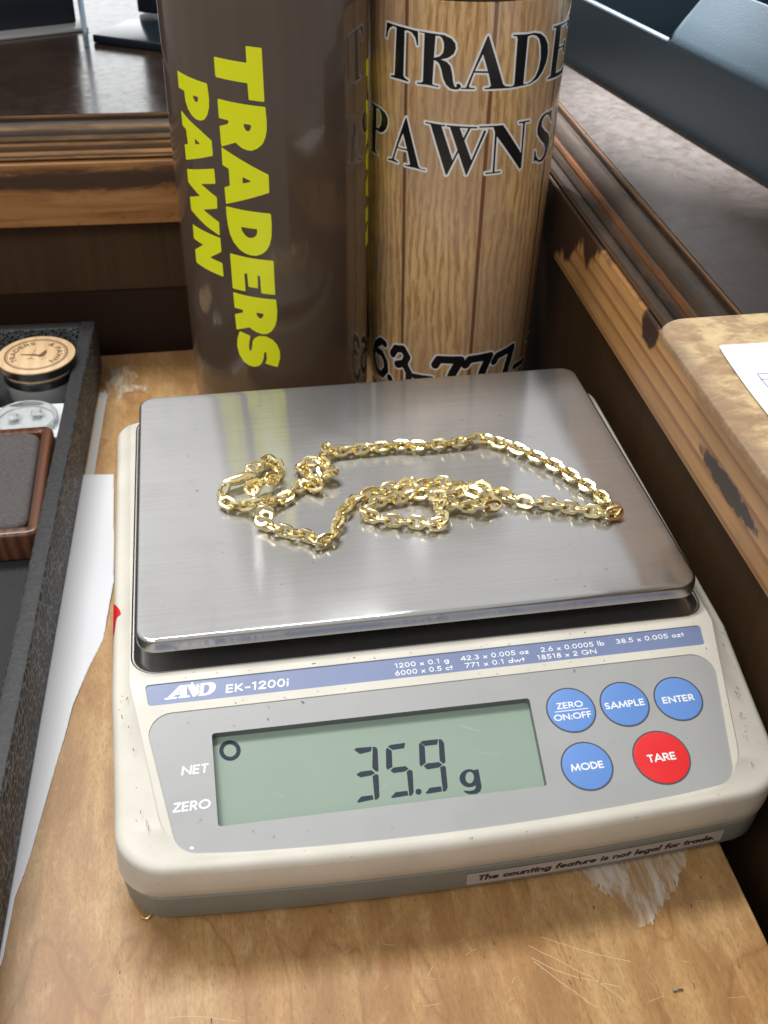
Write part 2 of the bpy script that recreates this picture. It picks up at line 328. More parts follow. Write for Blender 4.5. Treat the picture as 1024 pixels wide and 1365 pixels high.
import json
DATA = json.loads('''{"YEL":[[[-21.86,163.0,-15.18,162.32,-9.68,161.78,-9.7,167.46,-4.07,166.86,-4.07,148.31,-9.68,148.94,-9.83,154.79,-15.7,155.36,-21.83,156.02]],[[-21.67,148.44,-14.72,147.63,-3.86,146.55,-3.63,141.83,-3.75,138.24,-4.35,135.52,-5.54,133.09,-7.46,131.38,-9.66,130.48,-11.51,130.6,-13.35,131.25,-14.86,132.36,-15.6,133.15,-21.6,130.97,-21.7,138.52,-18.52,139.57,-17.88,140.24,-17.82,141.0,-21.71,141.52],[-12.28,140.26,-9.39,140.02,-9.38,139.21,-9.97,137.98,-10.61,137.56,-11.36,137.76,-11.97,138.93]],[[-21.58,130.79,-3.91,121.47,-4.01,114.5,-21.51,108.81,-21.56,115.39,-19.26,116.3,-19.22,122.81,-21.74,124.03],[-13.9,120.31,-10.5,118.73,-13.98,117.66]],[[-21.58,107.94,-13.96,107.2,-3.85,106.27,-3.7,101.61,-4.1,96.55,-4.9,93.49,-6.14,91.25,-7.84,89.73,-10.18,88.8,-12.49,88.78,-14.81,89.36,-17.1,90.81,-19.36,93.42,-20.72,96.62,-21.45,100.9,-21.66,104.88],[-15.92,100.34,-9.47,99.85,-9.46,98.5,-10.02,97.12,-11.04,96.38,-12.04,96.04,-13.35,96.27,-14.62,97.27,-15.52,98.87]],[[-21.4,88.59,-12.97,87.67,-3.74,86.81,-3.76,72.06,-9.31,72.68,-9.45,80.33,-10.39,80.36,-10.52,74.79,-14.46,75.14,-14.63,80.92,-15.81,80.79,-15.79,72.93,-21.36,73.39]],[[-21.36,71.74,-12.09,70.76,-3.49,69.98,-3.27,64.75,-3.66,60.53,-4.55,57.77,-5.99,55.62,-7.99,54.29,-9.93,54.19,-12.25,54.88,-14.17,55.98,-15.12,56.85,-21.08,54.86,-21.27,61.9,-17.74,63.17,-17.49,63.85,-17.57,64.47,-21.17,64.88],[-11.92,63.88,-8.96,63.52,-9.1,62.38,-9.93,61.36,-10.78,61.43,-11.61,62.51]],[[-19.61,54.5,-14.97,52.85,-15.65,50.36,-15.99,47.67,-15.82,45.93,-15.13,45.81,-14.59,47.86,-14.18,50.55,-13.2,52.19,-11.16,53.24,-8.43,53.19,-5.8,51.72,-3.98,49.3,-3.03,46.19,-3.09,43.08,-4.26,38.72,-9.42,40.33,-8.59,42.61,-8.65,45.28,-9.12,46.05,-9.62,45.45,-9.95,42.99,-10.67,40.7,-11.96,39.15,-14.03,38.34,-16.49,38.67,-18.92,40.28,-20.65,43.29,-21.36,47.14,-20.96,50.75]],[[-41.2,154.86,-34.97,154.09,-29.96,153.57,-25.67,153.16,-25.3,147.92,-25.63,144.62,-26.66,141.77,-28.2,139.85,-30.28,139.01,-32.57,139.15,-34.66,140.22,-36.52,142.07,-37.6,144.68,-37.87,148.34,-41.23,148.67],[-33.05,147.73,-30.39,147.59,-30.49,146.45,-31.13,145.59,-31.96,145.58,-32.77,146.6]],[[-41.19,140.56,-36.4,138.0,-30.9,135.53,-25.66,132.53,-25.67,126.79,-32.24,124.51,-41.13,121.64,-41.04,127.66,-38.68,128.29,-39.01,133.83,-41.21,134.81],[-34.09,131.6,-31.34,130.14,-34.21,129.4]],[[-41.04,118.04,-32.11,120.3,-25.55,121.93,-25.54,116.05,-32.84,114.38,-25.38,110.7,-25.62,106.16,-32.94,104.1,-25.33,100.75,-25.46,95.1,-32.54,97.73,-40.82,101.62,-40.95,106.98,-33.97,109.27,-41.05,112.8]],[[-40.77,95.71,-32.87,94.99,-25.34,94.17,-25.36,88.33,-31.5,84.46,-25.31,83.55,-25.31,77.65,-32.44,78.36,-40.81,79.32,-40.84,84.87,-34.87,88.84,-41.0,89.58]]],"BLK":[[["p",[-41.56,167.15,-37.95,167.0,-33.14,166.85,-26.96,166.49,-26.69,161.56,-27.19,161.41,-28.04,164.09,-29.47,165.62,-31.15,166.13,-32.62,165.89,-32.95,149.31,-32.06,148.59,-30.54,148.13,-30.78,147.6,-34.41,147.8,-39.48,147.74,-39.48,148.19,-37.33,148.75,-36.49,166.18,-38.24,166.44,-40.0,165.51,-41.04,163.73,-41.55,161.64,-42.33,161.68]]],[["p",[-26.51,166.55,-20.5,166.39,-16.82,166.23,-14.17,165.19,-12.7,163.54,-12.41,161.81,-13.11,159.82,-15.05,158.32,-17.88,157.5,-15.6,156.9,-14.11,155.43,-13.39,153.09,-12.91,149.91,-12.12,147.93,-11.42,147.97,-11.63,148.77,-10.96,149.29,-10.13,148.84,-9.88,148.04,-10.45,147.28,-11.86,146.93,-13.72,147.22,-15.43,148.51,-16.56,150.64,-17.3,153.58,-18.23,155.88,-19.3,156.76,-20.37,157.05,-20.68,148.19,-19.81,147.88,-18.2,147.85,-18.31,147.36,-22.85,147.71,-26.92,147.52,-26.93,147.93,-25.1,148.21,-24.44,148.71,-24.3,166.15,-26.41,166.18]],["h",[-20.06,165.67,-18.62,165.81,-17.58,165.13,-16.91,163.64,-16.75,161.91,-17.04,159.93,-18.13,158.65,-20.39,157.83]]],[["p",[-0.88,166.54,6.06,148.72,7.12,147.9,9.43,147.55,9.48,147.06,4.09,147.2,-1.09,147.28,-1.12,147.73,0.63,147.83,1.34,148.41,0.05,153.17,-5.35,153.37,-6.94,148.32,-6.58,147.84,-4.74,147.74,-4.71,147.29,-7.16,147.31,-9.93,147.31,-9.83,147.72,-8.01,147.82,-1.36,166.06]],["h",[-2.46,160.07,-0.25,153.82,-5.15,153.97]]],[["p",[8.42,166.32,14.49,165.9,17.79,165.98,20.94,165.21,23.64,163.4,25.72,160.66,26.52,157.31,25.95,153.78,24.28,150.85,21.81,148.65,18.5,147.5,15.32,147.26,9.25,147.08,9.2,147.58,10.35,147.7,10.74,148.47,10.35,164.99,9.91,165.69,8.47,165.85]],["h",[14.74,165.09,16.57,165.41,18.75,164.87,20.55,163.31,21.68,160.57,22.36,156.47,22.03,152.89,20.72,149.87,18.68,148.17,16.33,147.52,14.83,147.86]]],[["p",[28.12,166.53,44.92,165.74,45.7,162.73,42.97,163.38,41.29,165.45,34.49,165.47,34.88,157.65,39.8,157.31,40.28,158.95,41.91,158.56,42.82,153.81,40.87,154.51,39.71,156.84,34.85,157.04,34.62,147.96,40.71,147.47,45.69,147.62,49.28,148.12,49.25,148.14,49.27,145.15,28.19,147.08,27.94,147.55,30.23,147.95,30.24,165.73,28.25,165.92]]],[["p",[-53.77,133.87,-49.24,134.03,-45.59,133.9,-42.8,133.04,-41.1,131.42,-40.95,129.37,-42.04,126.75,-44.38,124.78,-46.97,124.17,-49.58,124.57,-50.36,115.67,-48.49,114.81,-47.71,114.57,-51.16,114.44,-55.52,113.96,-55.5,114.46,-53.9,114.9,-52.29,133.15,-54.05,133.18]],["h",[-48.95,133.19,-46.89,133.31,-45.6,132.05,-45.19,129.85,-45.8,127.34,-47.42,125.45,-49.36,125.35]]],[["p",[-31.21,133.95,-25.35,115.51,-24.3,114.74,-22.28,114.84,-22.37,114.35,-26.9,114.64,-31.7,114.58,-31.71,115.06,-30.06,115.14,-29.19,115.71,-30.57,120.88,-35.69,120.78,-37.44,115.89,-35.19,115.27,-35.18,114.79,-38.1,114.85,-41.05,114.65,-40.91,115.08,-38.44,115.86,-31.65,133.63]],["h",[-32.79,127.41,-30.75,121.45,-35.45,121.31]]],[["p",[-20.96,133.41,-16.67,133.23,-11.56,119.57,-13.91,113.47]],["p",[-14.15,113.69,-13.5,113.74,-5.27,132.68,-6.17,132.68]],["p",[-13.35,133.06,-9.63,133.04,-3.97,119.29,-6.04,113.98]],["p",[-6.32,114.07,-5.72,113.98,0.86,131.41,-0.08,131.59]],["p",[-22.98,133.67,-15.03,133.33,-15.1,132.78,-22.87,133.14]],["p",[-14.49,133.38,-2.82,133.03,-2.79,132.48,-14.46,132.75]]],[["p",[-2.02,133.28,7.54,133.12,7.59,132.57,-1.99,132.74]],["p",[3.44,133.03,7.54,133.12,17.22,120.49,17.42,113.86,4.78,129.64]],["p",[4.39,131.96,5.21,131.89,5.5,114.6,4.7,114.68]],["p",[1.67,114.68,8.01,114.8,8.17,114.21,1.72,114.15]],["p",[16.61,132.92,17.62,132.83,18.0,114.61,17.38,114.15]],["p",[14.45,133.41,19.89,133.23,20.1,132.64,14.63,132.79]]],[["p",[35.28,133.97,36.45,128.51,34.84,129.67,33.05,132.02,30.79,133.07,28.76,132.19,27.84,130.57,28.19,128.85,30.95,126.5,34.7,124.28,36.77,121.76,36.86,118.36,35.11,115.01,32.12,113.71,29.16,114.07,26.33,115.56,24.97,115.32,24.9,120.0,25.74,119.55,26.37,117.48,28.47,115.23,30.34,114.95,32.5,116.27,32.96,118.56,31.86,120.79,27.99,123.73,25.75,126.17,25.07,128.67,25.56,131.34,27.29,133.24,30.13,133.93,32.64,133.52,34.76,133.74]]],[["p",[41.73,133.08,49.29,131.28,49.29,113.08,44.0,114.11]]],[["s",[-43.0,28.77,-45.91,28.99,-50.53,25.29,-53.95,19.26,-53.12,14.66,-49.46,11.46,-45.49,11.51,-42.09,15.61,-42.55,19.77,-45.43,22.78,-49.32,22.18],3.58]],[["s",[-37.53,25.88,-35.3,29.46,-31.15,30.62,-28.8,27.44,-30.36,23.6,-34.48,21.54],3.72],["s",[-30.35,23.3,-27.67,19.22,-27.86,13.56,-30.78,9.46,-36.59,7.88,-39.46,12.37],3.72]],[["s",[-24.84,18.48,-16.37,18.86],2.76]],[["s",[-14.79,26.23,-13.28,29.29,-3.23,29.48],3.86],["s",[-3.49,29.05,-6.32,22.96,-8.57,15.69],4.14]],[["s",[-0.71,26.67,1.17,29.4,11.1,29.72],3.86],["s",[10.62,29.18,8.14,22.92,6.42,16.69],4.14]],[["s",[13.85,26.15,15.35,28.65,24.78,30.04],3.72],["s",[24.46,29.2,22.43,22.16,20.47,14.94],4.14]],[["s",[28.26,18.42,37.04,17.87],3.03]],[["s",[41.47,29.19,38.95,28.13],2.2]]],"LCD":{"three":[[-26.83,-19.59,-26.02,-19.07,-21.7,-19.27,-22.2,-20.64,-25.31,-21.04],[-21.5,-19.29,-20.61,-19.5,-20.25,-20.36,-20.98,-26.75,-21.73,-26.83,-22.57,-25.62],[-27.26,-26.97,-25.94,-26.27,-22.87,-26.24,-22.0,-27.23,-23.09,-27.74,-26.18,-27.98],[-21.83,-27.47,-21.18,-27.99,-21.84,-34.15,-22.47,-34.83,-23.29,-34.93,-22.85,-27.99],[-28.16,-34.79,-26.77,-33.49,-23.67,-33.48,-23.55,-34.77,-27.81,-35.13]],"five":[[-17.94,-20.44,-17.4,-20.19,-16.4,-21.22,-16.98,-26.05,-18.52,-26.72,-18.72,-25.9],[-17.34,-19.84,-16.52,-19.4,-12.25,-19.28,-12.81,-20.88,-16.07,-20.99],[-17.75,-27.04,-16.72,-26.26,-13.43,-26.25,-12.55,-27.16,-13.91,-27.86,-16.99,-27.89],[-13.3,-27.94,-12.39,-27.4,-11.66,-27.93,-12.41,-34.12,-13.09,-34.97,-13.8,-35.13],[-18.83,-34.76,-17.29,-33.47,-14.05,-33.48,-13.96,-34.86,-18.35,-35.04]],"nine":[[-8.04,-19.69,-7.23,-19.34,-2.81,-19.36,-3.41,-20.97,-6.89,-20.97],[-8.49,-20.08,-7.96,-19.93,-7.0,-21.1,-7.6,-26.04,-9.09,-26.95,-9.38,-26.25],[-2.69,-19.38,-1.88,-19.58,-1.39,-20.78,-2.09,-26.54,-2.8,-27.02,-3.63,-25.89],[-8.38,-26.91,-7.22,-26.22,-3.91,-26.3,-3.04,-27.17,-4.22,-27.9,-7.55,-28.04],[-3.88,-27.86,-2.69,-27.48,-2.3,-28.07,-2.89,-33.88,-3.5,-34.88,-4.45,-35.18],[-9.27,-34.76,-7.8,-33.45,-4.65,-33.43,-4.65,-34.94,-8.84,-35.11]],"dot":[[-10.24,-34.28,-10.36,-34.61,-10.6,-34.87,-10.9,-35.03,-11.23,-35.05,-11.54,-34.94,-11.78,-34.72,-11.91,-34.41,-11.91,-34.06,-11.79,-33.73,-11.56,-33.47,-11.25,-33.32,-10.92,-33.29,-10.61,-33.4,-10.37,-33.63,-10.24,-33.94]],"g":[["o",[6.3,-32.5,5.99,-33.29,5.45,-33.97,4.72,-34.47,3.88,-34.74,3.01,-34.75,2.2,-34.52,1.52,-34.04,1.03,-33.39,0.79,-32.6,0.82,-31.77,1.12,-30.97,1.66,-30.29,2.39,-29.78,3.23,-29.5,4.11,-29.48,4.93,-29.73,5.62,-30.21,6.11,-30.87,6.34,-31.66]],["h",[4.85,-32.09,4.69,-32.6,4.42,-33.05,4.08,-33.4,3.71,-33.59,3.33,-33.63,2.99,-33.5,2.71,-33.21,2.53,-32.81,2.46,-32.31,2.51,-31.78,2.68,-31.26,2.94,-30.8,3.28,-30.46,3.66,-30.26,4.04,-30.22,4.38,-30.36,4.66,-30.64,4.84,-31.05,4.91,-31.55]],["p",[5.0,-30.0,6.63,-29.77,6.4,-35.12,5.73,-36.32,4.5,-36.89,2.68,-36.77,1.57,-36.2,1.19,-35.42,2.88,-35.81,4.14,-35.68,4.8,-34.9]]],"ring":[[-57.96,-15.71,-58.06,-16.3,-58.28,-16.86,-58.59,-17.36,-58.99,-17.77,-59.46,-18.1,-59.99,-18.31,-60.55,-18.42,-61.13,-18.4,-61.69,-18.27,-62.23,-18.02,-62.72,-17.67,-63.14,-17.23,-63.47,-16.72,-63.71,-16.15,-63.84,-15.55,-63.86,-14.94,-63.76,-14.34,-63.56,-13.78,-63.25,-13.28,-62.85,-12.85,-62.38,-12.52,-61.85,-12.3,-61.28,-12.19,-60.7,-12.21,-60.12,-12.34,-59.58,-12.59,-59.09,-12.95,-58.67,-13.4,-58.33,-13.92,-58.1,-14.49,-57.97,-15.1],[-59.13,-15.56,-59.19,-15.92,-59.32,-16.25,-59.51,-16.55,-59.75,-16.81,-60.03,-17.0,-60.35,-17.13,-60.69,-17.2,-61.04,-17.19,-61.39,-17.11,-61.71,-16.96,-62.01,-16.74,-62.26,-16.48,-62.46,-16.17,-62.6,-15.82,-62.68,-15.46,-62.69,-15.09,-62.63,-14.73,-62.51,-14.39,-62.32,-14.09,-62.08,-13.83,-61.8,-13.63,-61.48,-13.5,-61.13,-13.44,-60.78,-13.44,-60.44,-13.53,-60.11,-13.68,-59.81,-13.89,-59.56,-14.16,-59.36,-14.47,-59.21,-14.82,-59.14,-15.19]]},"TXT":{"EK":[-61.01,1.35,-42.69,0.98],"A1":[-11.8,3.31,4.68,3.03],"A2":[-11.99,0.82,5.36,0.78],"B1":[8.02,2.86,28.84,3.36],"B2":[8.79,1.11,27.06,0.74],"C1":[32.37,3.7,52.26,3.33],"C2":[30.57,1.07,49.2,0.82],"D1":[55.73,3.16,77.43,2.87],"AND":[-78.02,1.59,-64.41,1.06],"ZERO":[32.29,-16.14,39.81,-16.38],"ON":[30.53,-19.52,41.55,-19.74],"LINE":[31.46,-16.76,41.29,-16.69],"SAMPLE":[46.1,-17.91,58.18,-18.24],"ENTER":[63.42,-18.18,72.86,-18.65],"MODE":[31.41,-35.13,40.65,-35.22],"TARE":[53.67,-35.34,61.32,-35.44],"NET":[-74.22,-22.3,-67.63,-22.51],"ZER":[-76.8,-32.44,-67.63,-33.04]},"CH_A":[[-46.47,8.01,2.0],[-42.9,11.54,1.0],[-38.93,16.4,0],[-37.47,7.46,1.0],[-39.18,1.8,2.0],[-42.61,-0.36,3.0],[-46.08,-2.98,3.0],[-48.14,-2.54,2.0],[-46.08,-7.15,2.0],[-47.29,-9.8,0.5]],"CH_B":[[-55.77,1.2,1.0],[-57.25,-2.19,0],[-56.27,-7.21,0],[-52.44,-9.22,0],[-49.24,-10.54,1.0],[-45.69,-11.67,2.0],[-42.35,-10.12,2.0],[-39.07,-8.53,0],[-35.98,-6.54,0],[-33.52,-3.82,0],[-31.03,-1.05,0],[-28.27,0.45,0],[-26.46,-3.23,0],[-24.53,-2.75,1.0],[-26.74,0.36,2.0],[-27.78,4.81,0.5],[-30.28,9.81,0],[-29.0,10.83,1.0],[-25.33,9.52,2.0],[-23.11,5.9,2.0],[-21.11,0.94,1.0],[-19.03,3.61,2.0],[-21.92,6.26,3.0],[-21.05,13.59,2.0],[-18.25,19.45,1.0],[-16.09,16.48,0],[-11.66,17.62,0],[-4.63,17.57,0],[1.72,18.04,0],[8.46,18.18,0],[8.01,17.13,0],[14.75,16.52,0],[21.66,16.64,0],[28.69,17.12,0],[33.1,17.85,0.6],[37.33,17.39,0],[42.73,13.21,0],[48.43,8.48,0],[52.83,3.28,0],[57.16,-1.84,0],[61.0,-8.2,0],[63.92,-13.78,0],[66.78,-19.24,0],[68.13,-24.38,0],[69.39,-28.12,0],[69.64,-32.19,0.4],[66.83,-31.25,0],[63.42,-29.48,0],[58.09,-27.42,0],[52.05,-24.28,0],[47.7,-22.02,0],[43.72,-21.93,0],[38.18,-18.34,0],[32.78,-13.92,0],[27.33,-11.15,1.0],[23.17,-15.61,3.0],[27.14,-19.79,3.0],[31.61,-22.28,1.0],[27.5,-22.95,1.0],[22.97,-21.33,1.0],[18.75,-20.66,0],[15.6,-18.85,2.0],[12.38,-19.45,1.0],[12.71,-25.82,1.0],[10.53,-29.61,0],[7.57,-27.64,0],[2.58,-26.13,0],[-3.36,-24.48,0],[-8.34,-22.66,0],[-11.68,-19.43,0.3],[-10.53,-15.07,0],[-6.94,-13.98,0],[-2.37,-13.03,0],[3.67,-12.29,0],[7.76,-11.59,0.5],[10.58,-14.67,1.5],[13.81,-17.83,3.0],[19.46,-16.7,3.0],[21.89,-12.73,2.0],[16.96,-10.02,2.5],[12.88,-8.06,2.0],[8.29,-10.07,2.0],[5.04,-4.81,0],[-1.36,-7.07,0],[-7.01,-8.24,0],[-12.83,-10.84,0],[-15.17,-12.65,0],[-18.67,-16.94,0],[-20.81,-22.14,0],[-22.97,-27.88,0],[-26.32,-32.35,0.4],[-28.72,-32.05,0],[-30.46,-29.02,0],[-34.75,-26.7,0],[-40.07,-23.88,0],[-44.0,-20.56,0],[-45.97,-19.22,0.8],[-43.71,-18.21,2.0],[-42.28,-18.57,3.0],[-45.02,-17.58,3.0],[-47.42,-15.92,2.0]],"CLASP":[[-56.4,2.48],[-52.34,3.15],[-47.44,4.99],[-44.95,3.73]],"PAPER":[[-113.8,94.9],[-102.3,93.7],[-100.3,23.2],[-103.1,-6.8],[-107.2,-19.2],[-111.9,-37.6],[-113.6,-50.3],[-115.6,-61.7],[-117.9,-76.4],[-120.7,-94.6],[-121.9,-100.7],[-123.7,-107.7],[-125.0,-125.7],[-125.5,-128.8]],"STRIP":[[-110.8,162.6],[-107.2,159.4],[-110.8,90.0],[-114.5,90.6]],"SCUFF1":[[28.6,-120.1],[69.2,-118.6],[67.0,-124.8],[62.1,-130.8],[55.0,-137.7],[49.0,-142.7],[43.7,-144.8],[43.4,-141.3],[43.6,-137.6],[42.2,-133.6],[39.5,-132.2],[39.2,-129.2],[36.2,-128.3],[34.0,-124.7]],"SCUFF2":[[-105.5,181.0],[-100.2,185.3],[-92.9,175.6],[-96.3,167.6],[-90.3,165.3],[-89.9,161.8],[-96.2,162.0],[-101.3,156.0],[-105.4,153.2],[-108.5,163.8]],"SCUFF3":[[-88.9,161.7],[-79.8,161.1],[-81.2,155.8],[-87.5,156.0]],"SCR":[[[14.2,-144.0],[20.1,-148.9],[29.9,-157.3],[35.3,-164.3]],[[14.3,-148.9],[23.1,-159.3],[27.7,-164.1]],[[18.3,-142.2],[28.8,-148.1],[40.7,-153.2]],[[13.8,-147.7],[22.7,-154.0],[36.8,-160.0]],[[-81.7,-149.3],[-75.3,-149.9],[-64.0,-153.0]]],"STAPLE":[[48.0,-162.6],[50.7,-162.7]],"HOOK":[[-88.9,-119.6],[-87.3,-120.6],[-86.3,-119.6],[-85.8,-118.3]],"CLIP":[[83.1,-17.7],[86.4,-14.2],[91.8,-13.0],[116.3,-12.9],[80.2,-33.1],[78.4,-54.2],[77.2,-97.1]],"CPAPER":[[92.0,-31.4],[106.6,-33.5],[90.5,-44.1],[89.7,-58.5],[89.6,-70.1]],"CLINE":[[96.2,-48.7],[99.4,-49.2],[96.4,-51.7],[98.1,-51.9],[95.9,-56.5]],"RED":[[-0.0948,-0.0339,0.0383],[-0.0948,-0.0267,0.0312],[-0.0948,-0.0225,0.023],[-0.0948,-0.0319,0.0301],[-0.0948,-0.0421,0.0348],[-0.0948,-0.0489,0.0365]]}''')
# ------------------------------------------------------------------ shared materials
def wood(name, c0, c1, c2, sc=(30, 3, 30), rough=.5, ring=.5, bump=.25, spec=.4, seed=0, coat=0.):
    t = NT(name); v = t.map(sc, (seed, seed * .7, seed * 1.3))
    n1 = t.noise(1.0, 5, .6, .6, v)
    w = t.n('ShaderNodeTexWave', wave_type='BANDS', bands_direction='X'); w.inputs['Scale'].default_value = .9; w.inputs['Distortion'].default_value = 7; w.inputs['Detail'].default_value = 3; w.inputs['Detail Scale'].default_value = .8
    t.l(v, w.inputs['Vector'])
    f = t.math('ADD', t.math('MULTIPLY', n1, 1 - ring), t.math('MULTIPLY', w.outputs['Fac'], ring))
    fib = t.noise(1, 4, .7, 0, t.map(tuple(x * 9 if x > max(sc) * .5 else x * 2.2 for x in sc)))
    c = t.ramp(f, (.2, c0), (.5, c1), (.85, c2)); c = t.mix(t.ramp(fib, (.35, .55), (.7, 0.)), c, c0)
    t.set(Base_Color=c, Roughness=rough, Coat_Weight=coat, Coat_Roughness=.12); t.b.inputs['Specular IOR Level'].default_value = spec
    t.bump(fib, bump, .0003); return t
M_VOID = plain('shadow_dark_wood', (.018, .010, .007), .6)
# ------------------------------------------------------------------ the plywood board
t = NT('plywood')
v = t.map((26, 3.2, 26)); big = t.noise(1, 4, .55, .8, t.map((9, 3.2, 9)))
w = t.n('ShaderNodeTexWave', wave_type='BANDS', bands_direction='X'); w.inputs['Scale'].default_value = .55; w.inputs['Distortion'].default_value = 9; w.inputs['Detail'].default_value = 3; w.inputs['Detail Scale'].default_value = .7
t.l(v, w.inputs['Vector'])
c = t.ramp(t.math('ADD', t.math('MULTIPLY', big, .75), t.math('MULTIPLY', w.outputs['Fac'], .25)), (.28, (.28, .140, .046)), (.48, (.41, .230, .085)), (.72, (.50, .305, .125)))
nb = t.noise(1, 2.2, .5, 1.0, t.map((24, 11, 24), (3, 1, 0)))
c = t.mix(t.ramp(nb, (.545, 0.), (.552, .5), (.60, .25)), c, (.40, .19, .060)); c = t.mix(t.ramp(nb, (.36, .45), (.45, 0.)), c, (.58, .39, .18))
edge = t.ramp(t.math('ABSOLUTE', t.math('SUBTRACT', nb, .548)), (.0, .5), (.006, .25), (.018, 0.)); c = t.mix(edge, c, (.20, .085, .026))
fib = t.noise(1, 5, .7, 0, t.map((420, 26, 420))); c = t.mix(t.ramp(fib, (.36, .3), (.62, 0.)), c, (.24, .125, .05))
brk = t.noise(1, 6, .72, .5, t.map((170, 48, 170))); c = t.mix(t.ramp(brk, (.36, .45), (.52, 0.)), c, (.24, .118, .038)); c = t.mix(t.ramp(brk, (.54, 0.), (.68, .42)), c, (.62, .43, .21)); fin = t.noise(1, 5, .75, 0, t.map((1500, 420, 1500))); c = t.mix(t.ramp(fin, (.36, .5), (.52, 0.)), c, (.22, .11, .04))
pore = t.ramp(t.noise(1, 2, .5, 0, t.map((1000, 210, 1000))), (.70, 0.), (.76, .55)); c = t.mix(pore, c, (.13, .06, .025))
dust = t.ramp(t.noise(160, 6, .75), (.64, 0.), (.80, .35)); c = t.mix(dust, c, (.62, .50, .36))
t.set(Base_Color=c, Roughness=t.ramp(big, (.3, .42), (.7, .55))); t.bump(t.math('ADD', fib, t.math('MULTIPLY', pore, -1.5)), .25, .0002)
M_PLY = t.m
bm = bmesh.new(); box(bm, -.40, .0788, -.30, .1975, -.016, 0, .0007)
ply = tag(obj('plywood_board', smooth(bm), M_PLY, keep=True), 'worn tan plywood board under the scale and tray', 'board', kind='structure')
bm = bmesh.new(); box(bm, -.45, .30, -.32, .32, -.075, -.055)
tag(obj('cabinet_floor', bm, M_VOID, keep=True), 'dark floor of the recess below the plywood', 'floor', kind='structure')
flat = lambda u, v, h: (u / 1000, v / 1000, h / 1000)
# ------------------------------------------------------------------ wooden counters round the recess
def counter_wood(name, ramp, stain_axis, warm):
    t = NT(name); X = t.xyz(); along = X['X'] if stain_axis == 0 else X['Y']
    wob = t.noise(1, 4, .65, .4, t.map((14, 90, 60) if stain_axis == 0 else (90, 10, 60)) if stain_axis == 1 else t.map((10, 90, 70)))
    z = t.math('ADD', X['Z'], t.math('MULTIPLY', t.math('SUBTRACT', wob, .5), .0018 if stain_axis == 0 else .0030))
    f = t.n('ShaderNodeMapRange'); f.inputs[1].default_value = .064; f.inputs[2].default_value = .114; t.l(z, f.inputs[0])
    c = t.ramp(f.outputs[0], *ramp)
    fib = t.noise(1, 5, .7, 0, t.map((9, 500, 500) if stain_axis == 0 else (500, 9, 500)))
    c = t.mix(t.ramp(fib, (.35, .55), (.6, 0.)), c, (.05, .028, .014))
    patch = t.ramp(t.noise(1, 6, .7, .5, t.map((45, 200, 200) if stain_axis == 0 else (200, 45, 200))), (.44, 0.), (.6, .85))
    c = t.mix(t.math('MULTIPLY', patch, warm), c, (.055, .034, .022))
    t.set(Base_Color=c, Roughness=t.ramp(fib, (.3, .42), (.7, .62))); t.b.inputs['Specular IOR Level'].default_value = .07 if stain_axis == 0 else .10; t.bump(t.math('ADD', fib, t.noise(160, 5, .7)), .4, .0005); return t
cd_, ct, cm = (.030, .019, .013), (.30, .155, .06), (.13, .065, .028)
M_MOULD_B = counter_wood('worn_stained_moulding', [(.0, ct), (.655, cm), (.685, ct), (.70, cd_), (.715, ct), (.74, cm), (.755, cd_), (.775, ct), (.79, (.06, .04, .03)), (.81, (.28, .16, .07)), (.835, (.055, .045, .04)), (.865, (.08, .065, .055)), (.89, (.30, .19, .10)), (.91, (.07, .06, .055)), (.93, (.03, .02, .015)), (.945, (.28, .14, .055)), (.965, cd_), (1., cd_)], 0, .5).m
M_MOULD_R = counter_wood('dark_stained_moulding', [(.0, cm), (.655, (.035, .024, .016)), (.685, (.085, .045, .02)), (.705, (.035, .025, .018)), (.725, (.014, .011, .009)), (.765, (.018, .014, .012)), (.785, (.07, .03, .012)), (.80, (.17, .062, .02)), (.822, (.15, .055, .018)), (.84, (.026, .021, .018)), (.91, (.030, .026, .023)), (.925, (.008, .007, .006)), (.94, (.02, .014, .010)), (.95, (.16, .08, .035)), (.965, cd_), (1., cd_)], 1, .8).m
# back fascia: tan wood with a broad dark band of old varnish
t = NT('back_fascia_wood'); X = t.xyz()
n = t.noise(1, 6, .72, .6, t.map((22, 100, 120))); zz = t.math('SUBTRACT', X['Z'], .0883)
band = t.math('SUBTRACT', .0068, t.math('ABSOLUTE', zz)); band = t.math('ADD', band, t.math('MULTIPLY', t.math('SUBTRACT', n, .5), .016))
mask = t.ramp(band, (.0, 0.), (.0022, 1.))
base = t.ramp(t.noise(1, 5, .65, .5, t.map((16, 200, 260))), (.3, (.22, .092, .027)), (.52, (.39, .18, .058)), (.75, (.48, .24, .085)))
spots = t.ramp(t.noise(210, 4, .7), (.60, 0.), (.68, .6)); base = t.mix(spots, base, (.11, .05, .02))
t.set(Base_Color=t.mix(t.math('MULTIPLY', mask, .93), base, (.036, .018, .012)), Roughness=.45); t.bump(n, .3, .0005); M_FASC_B = t.m
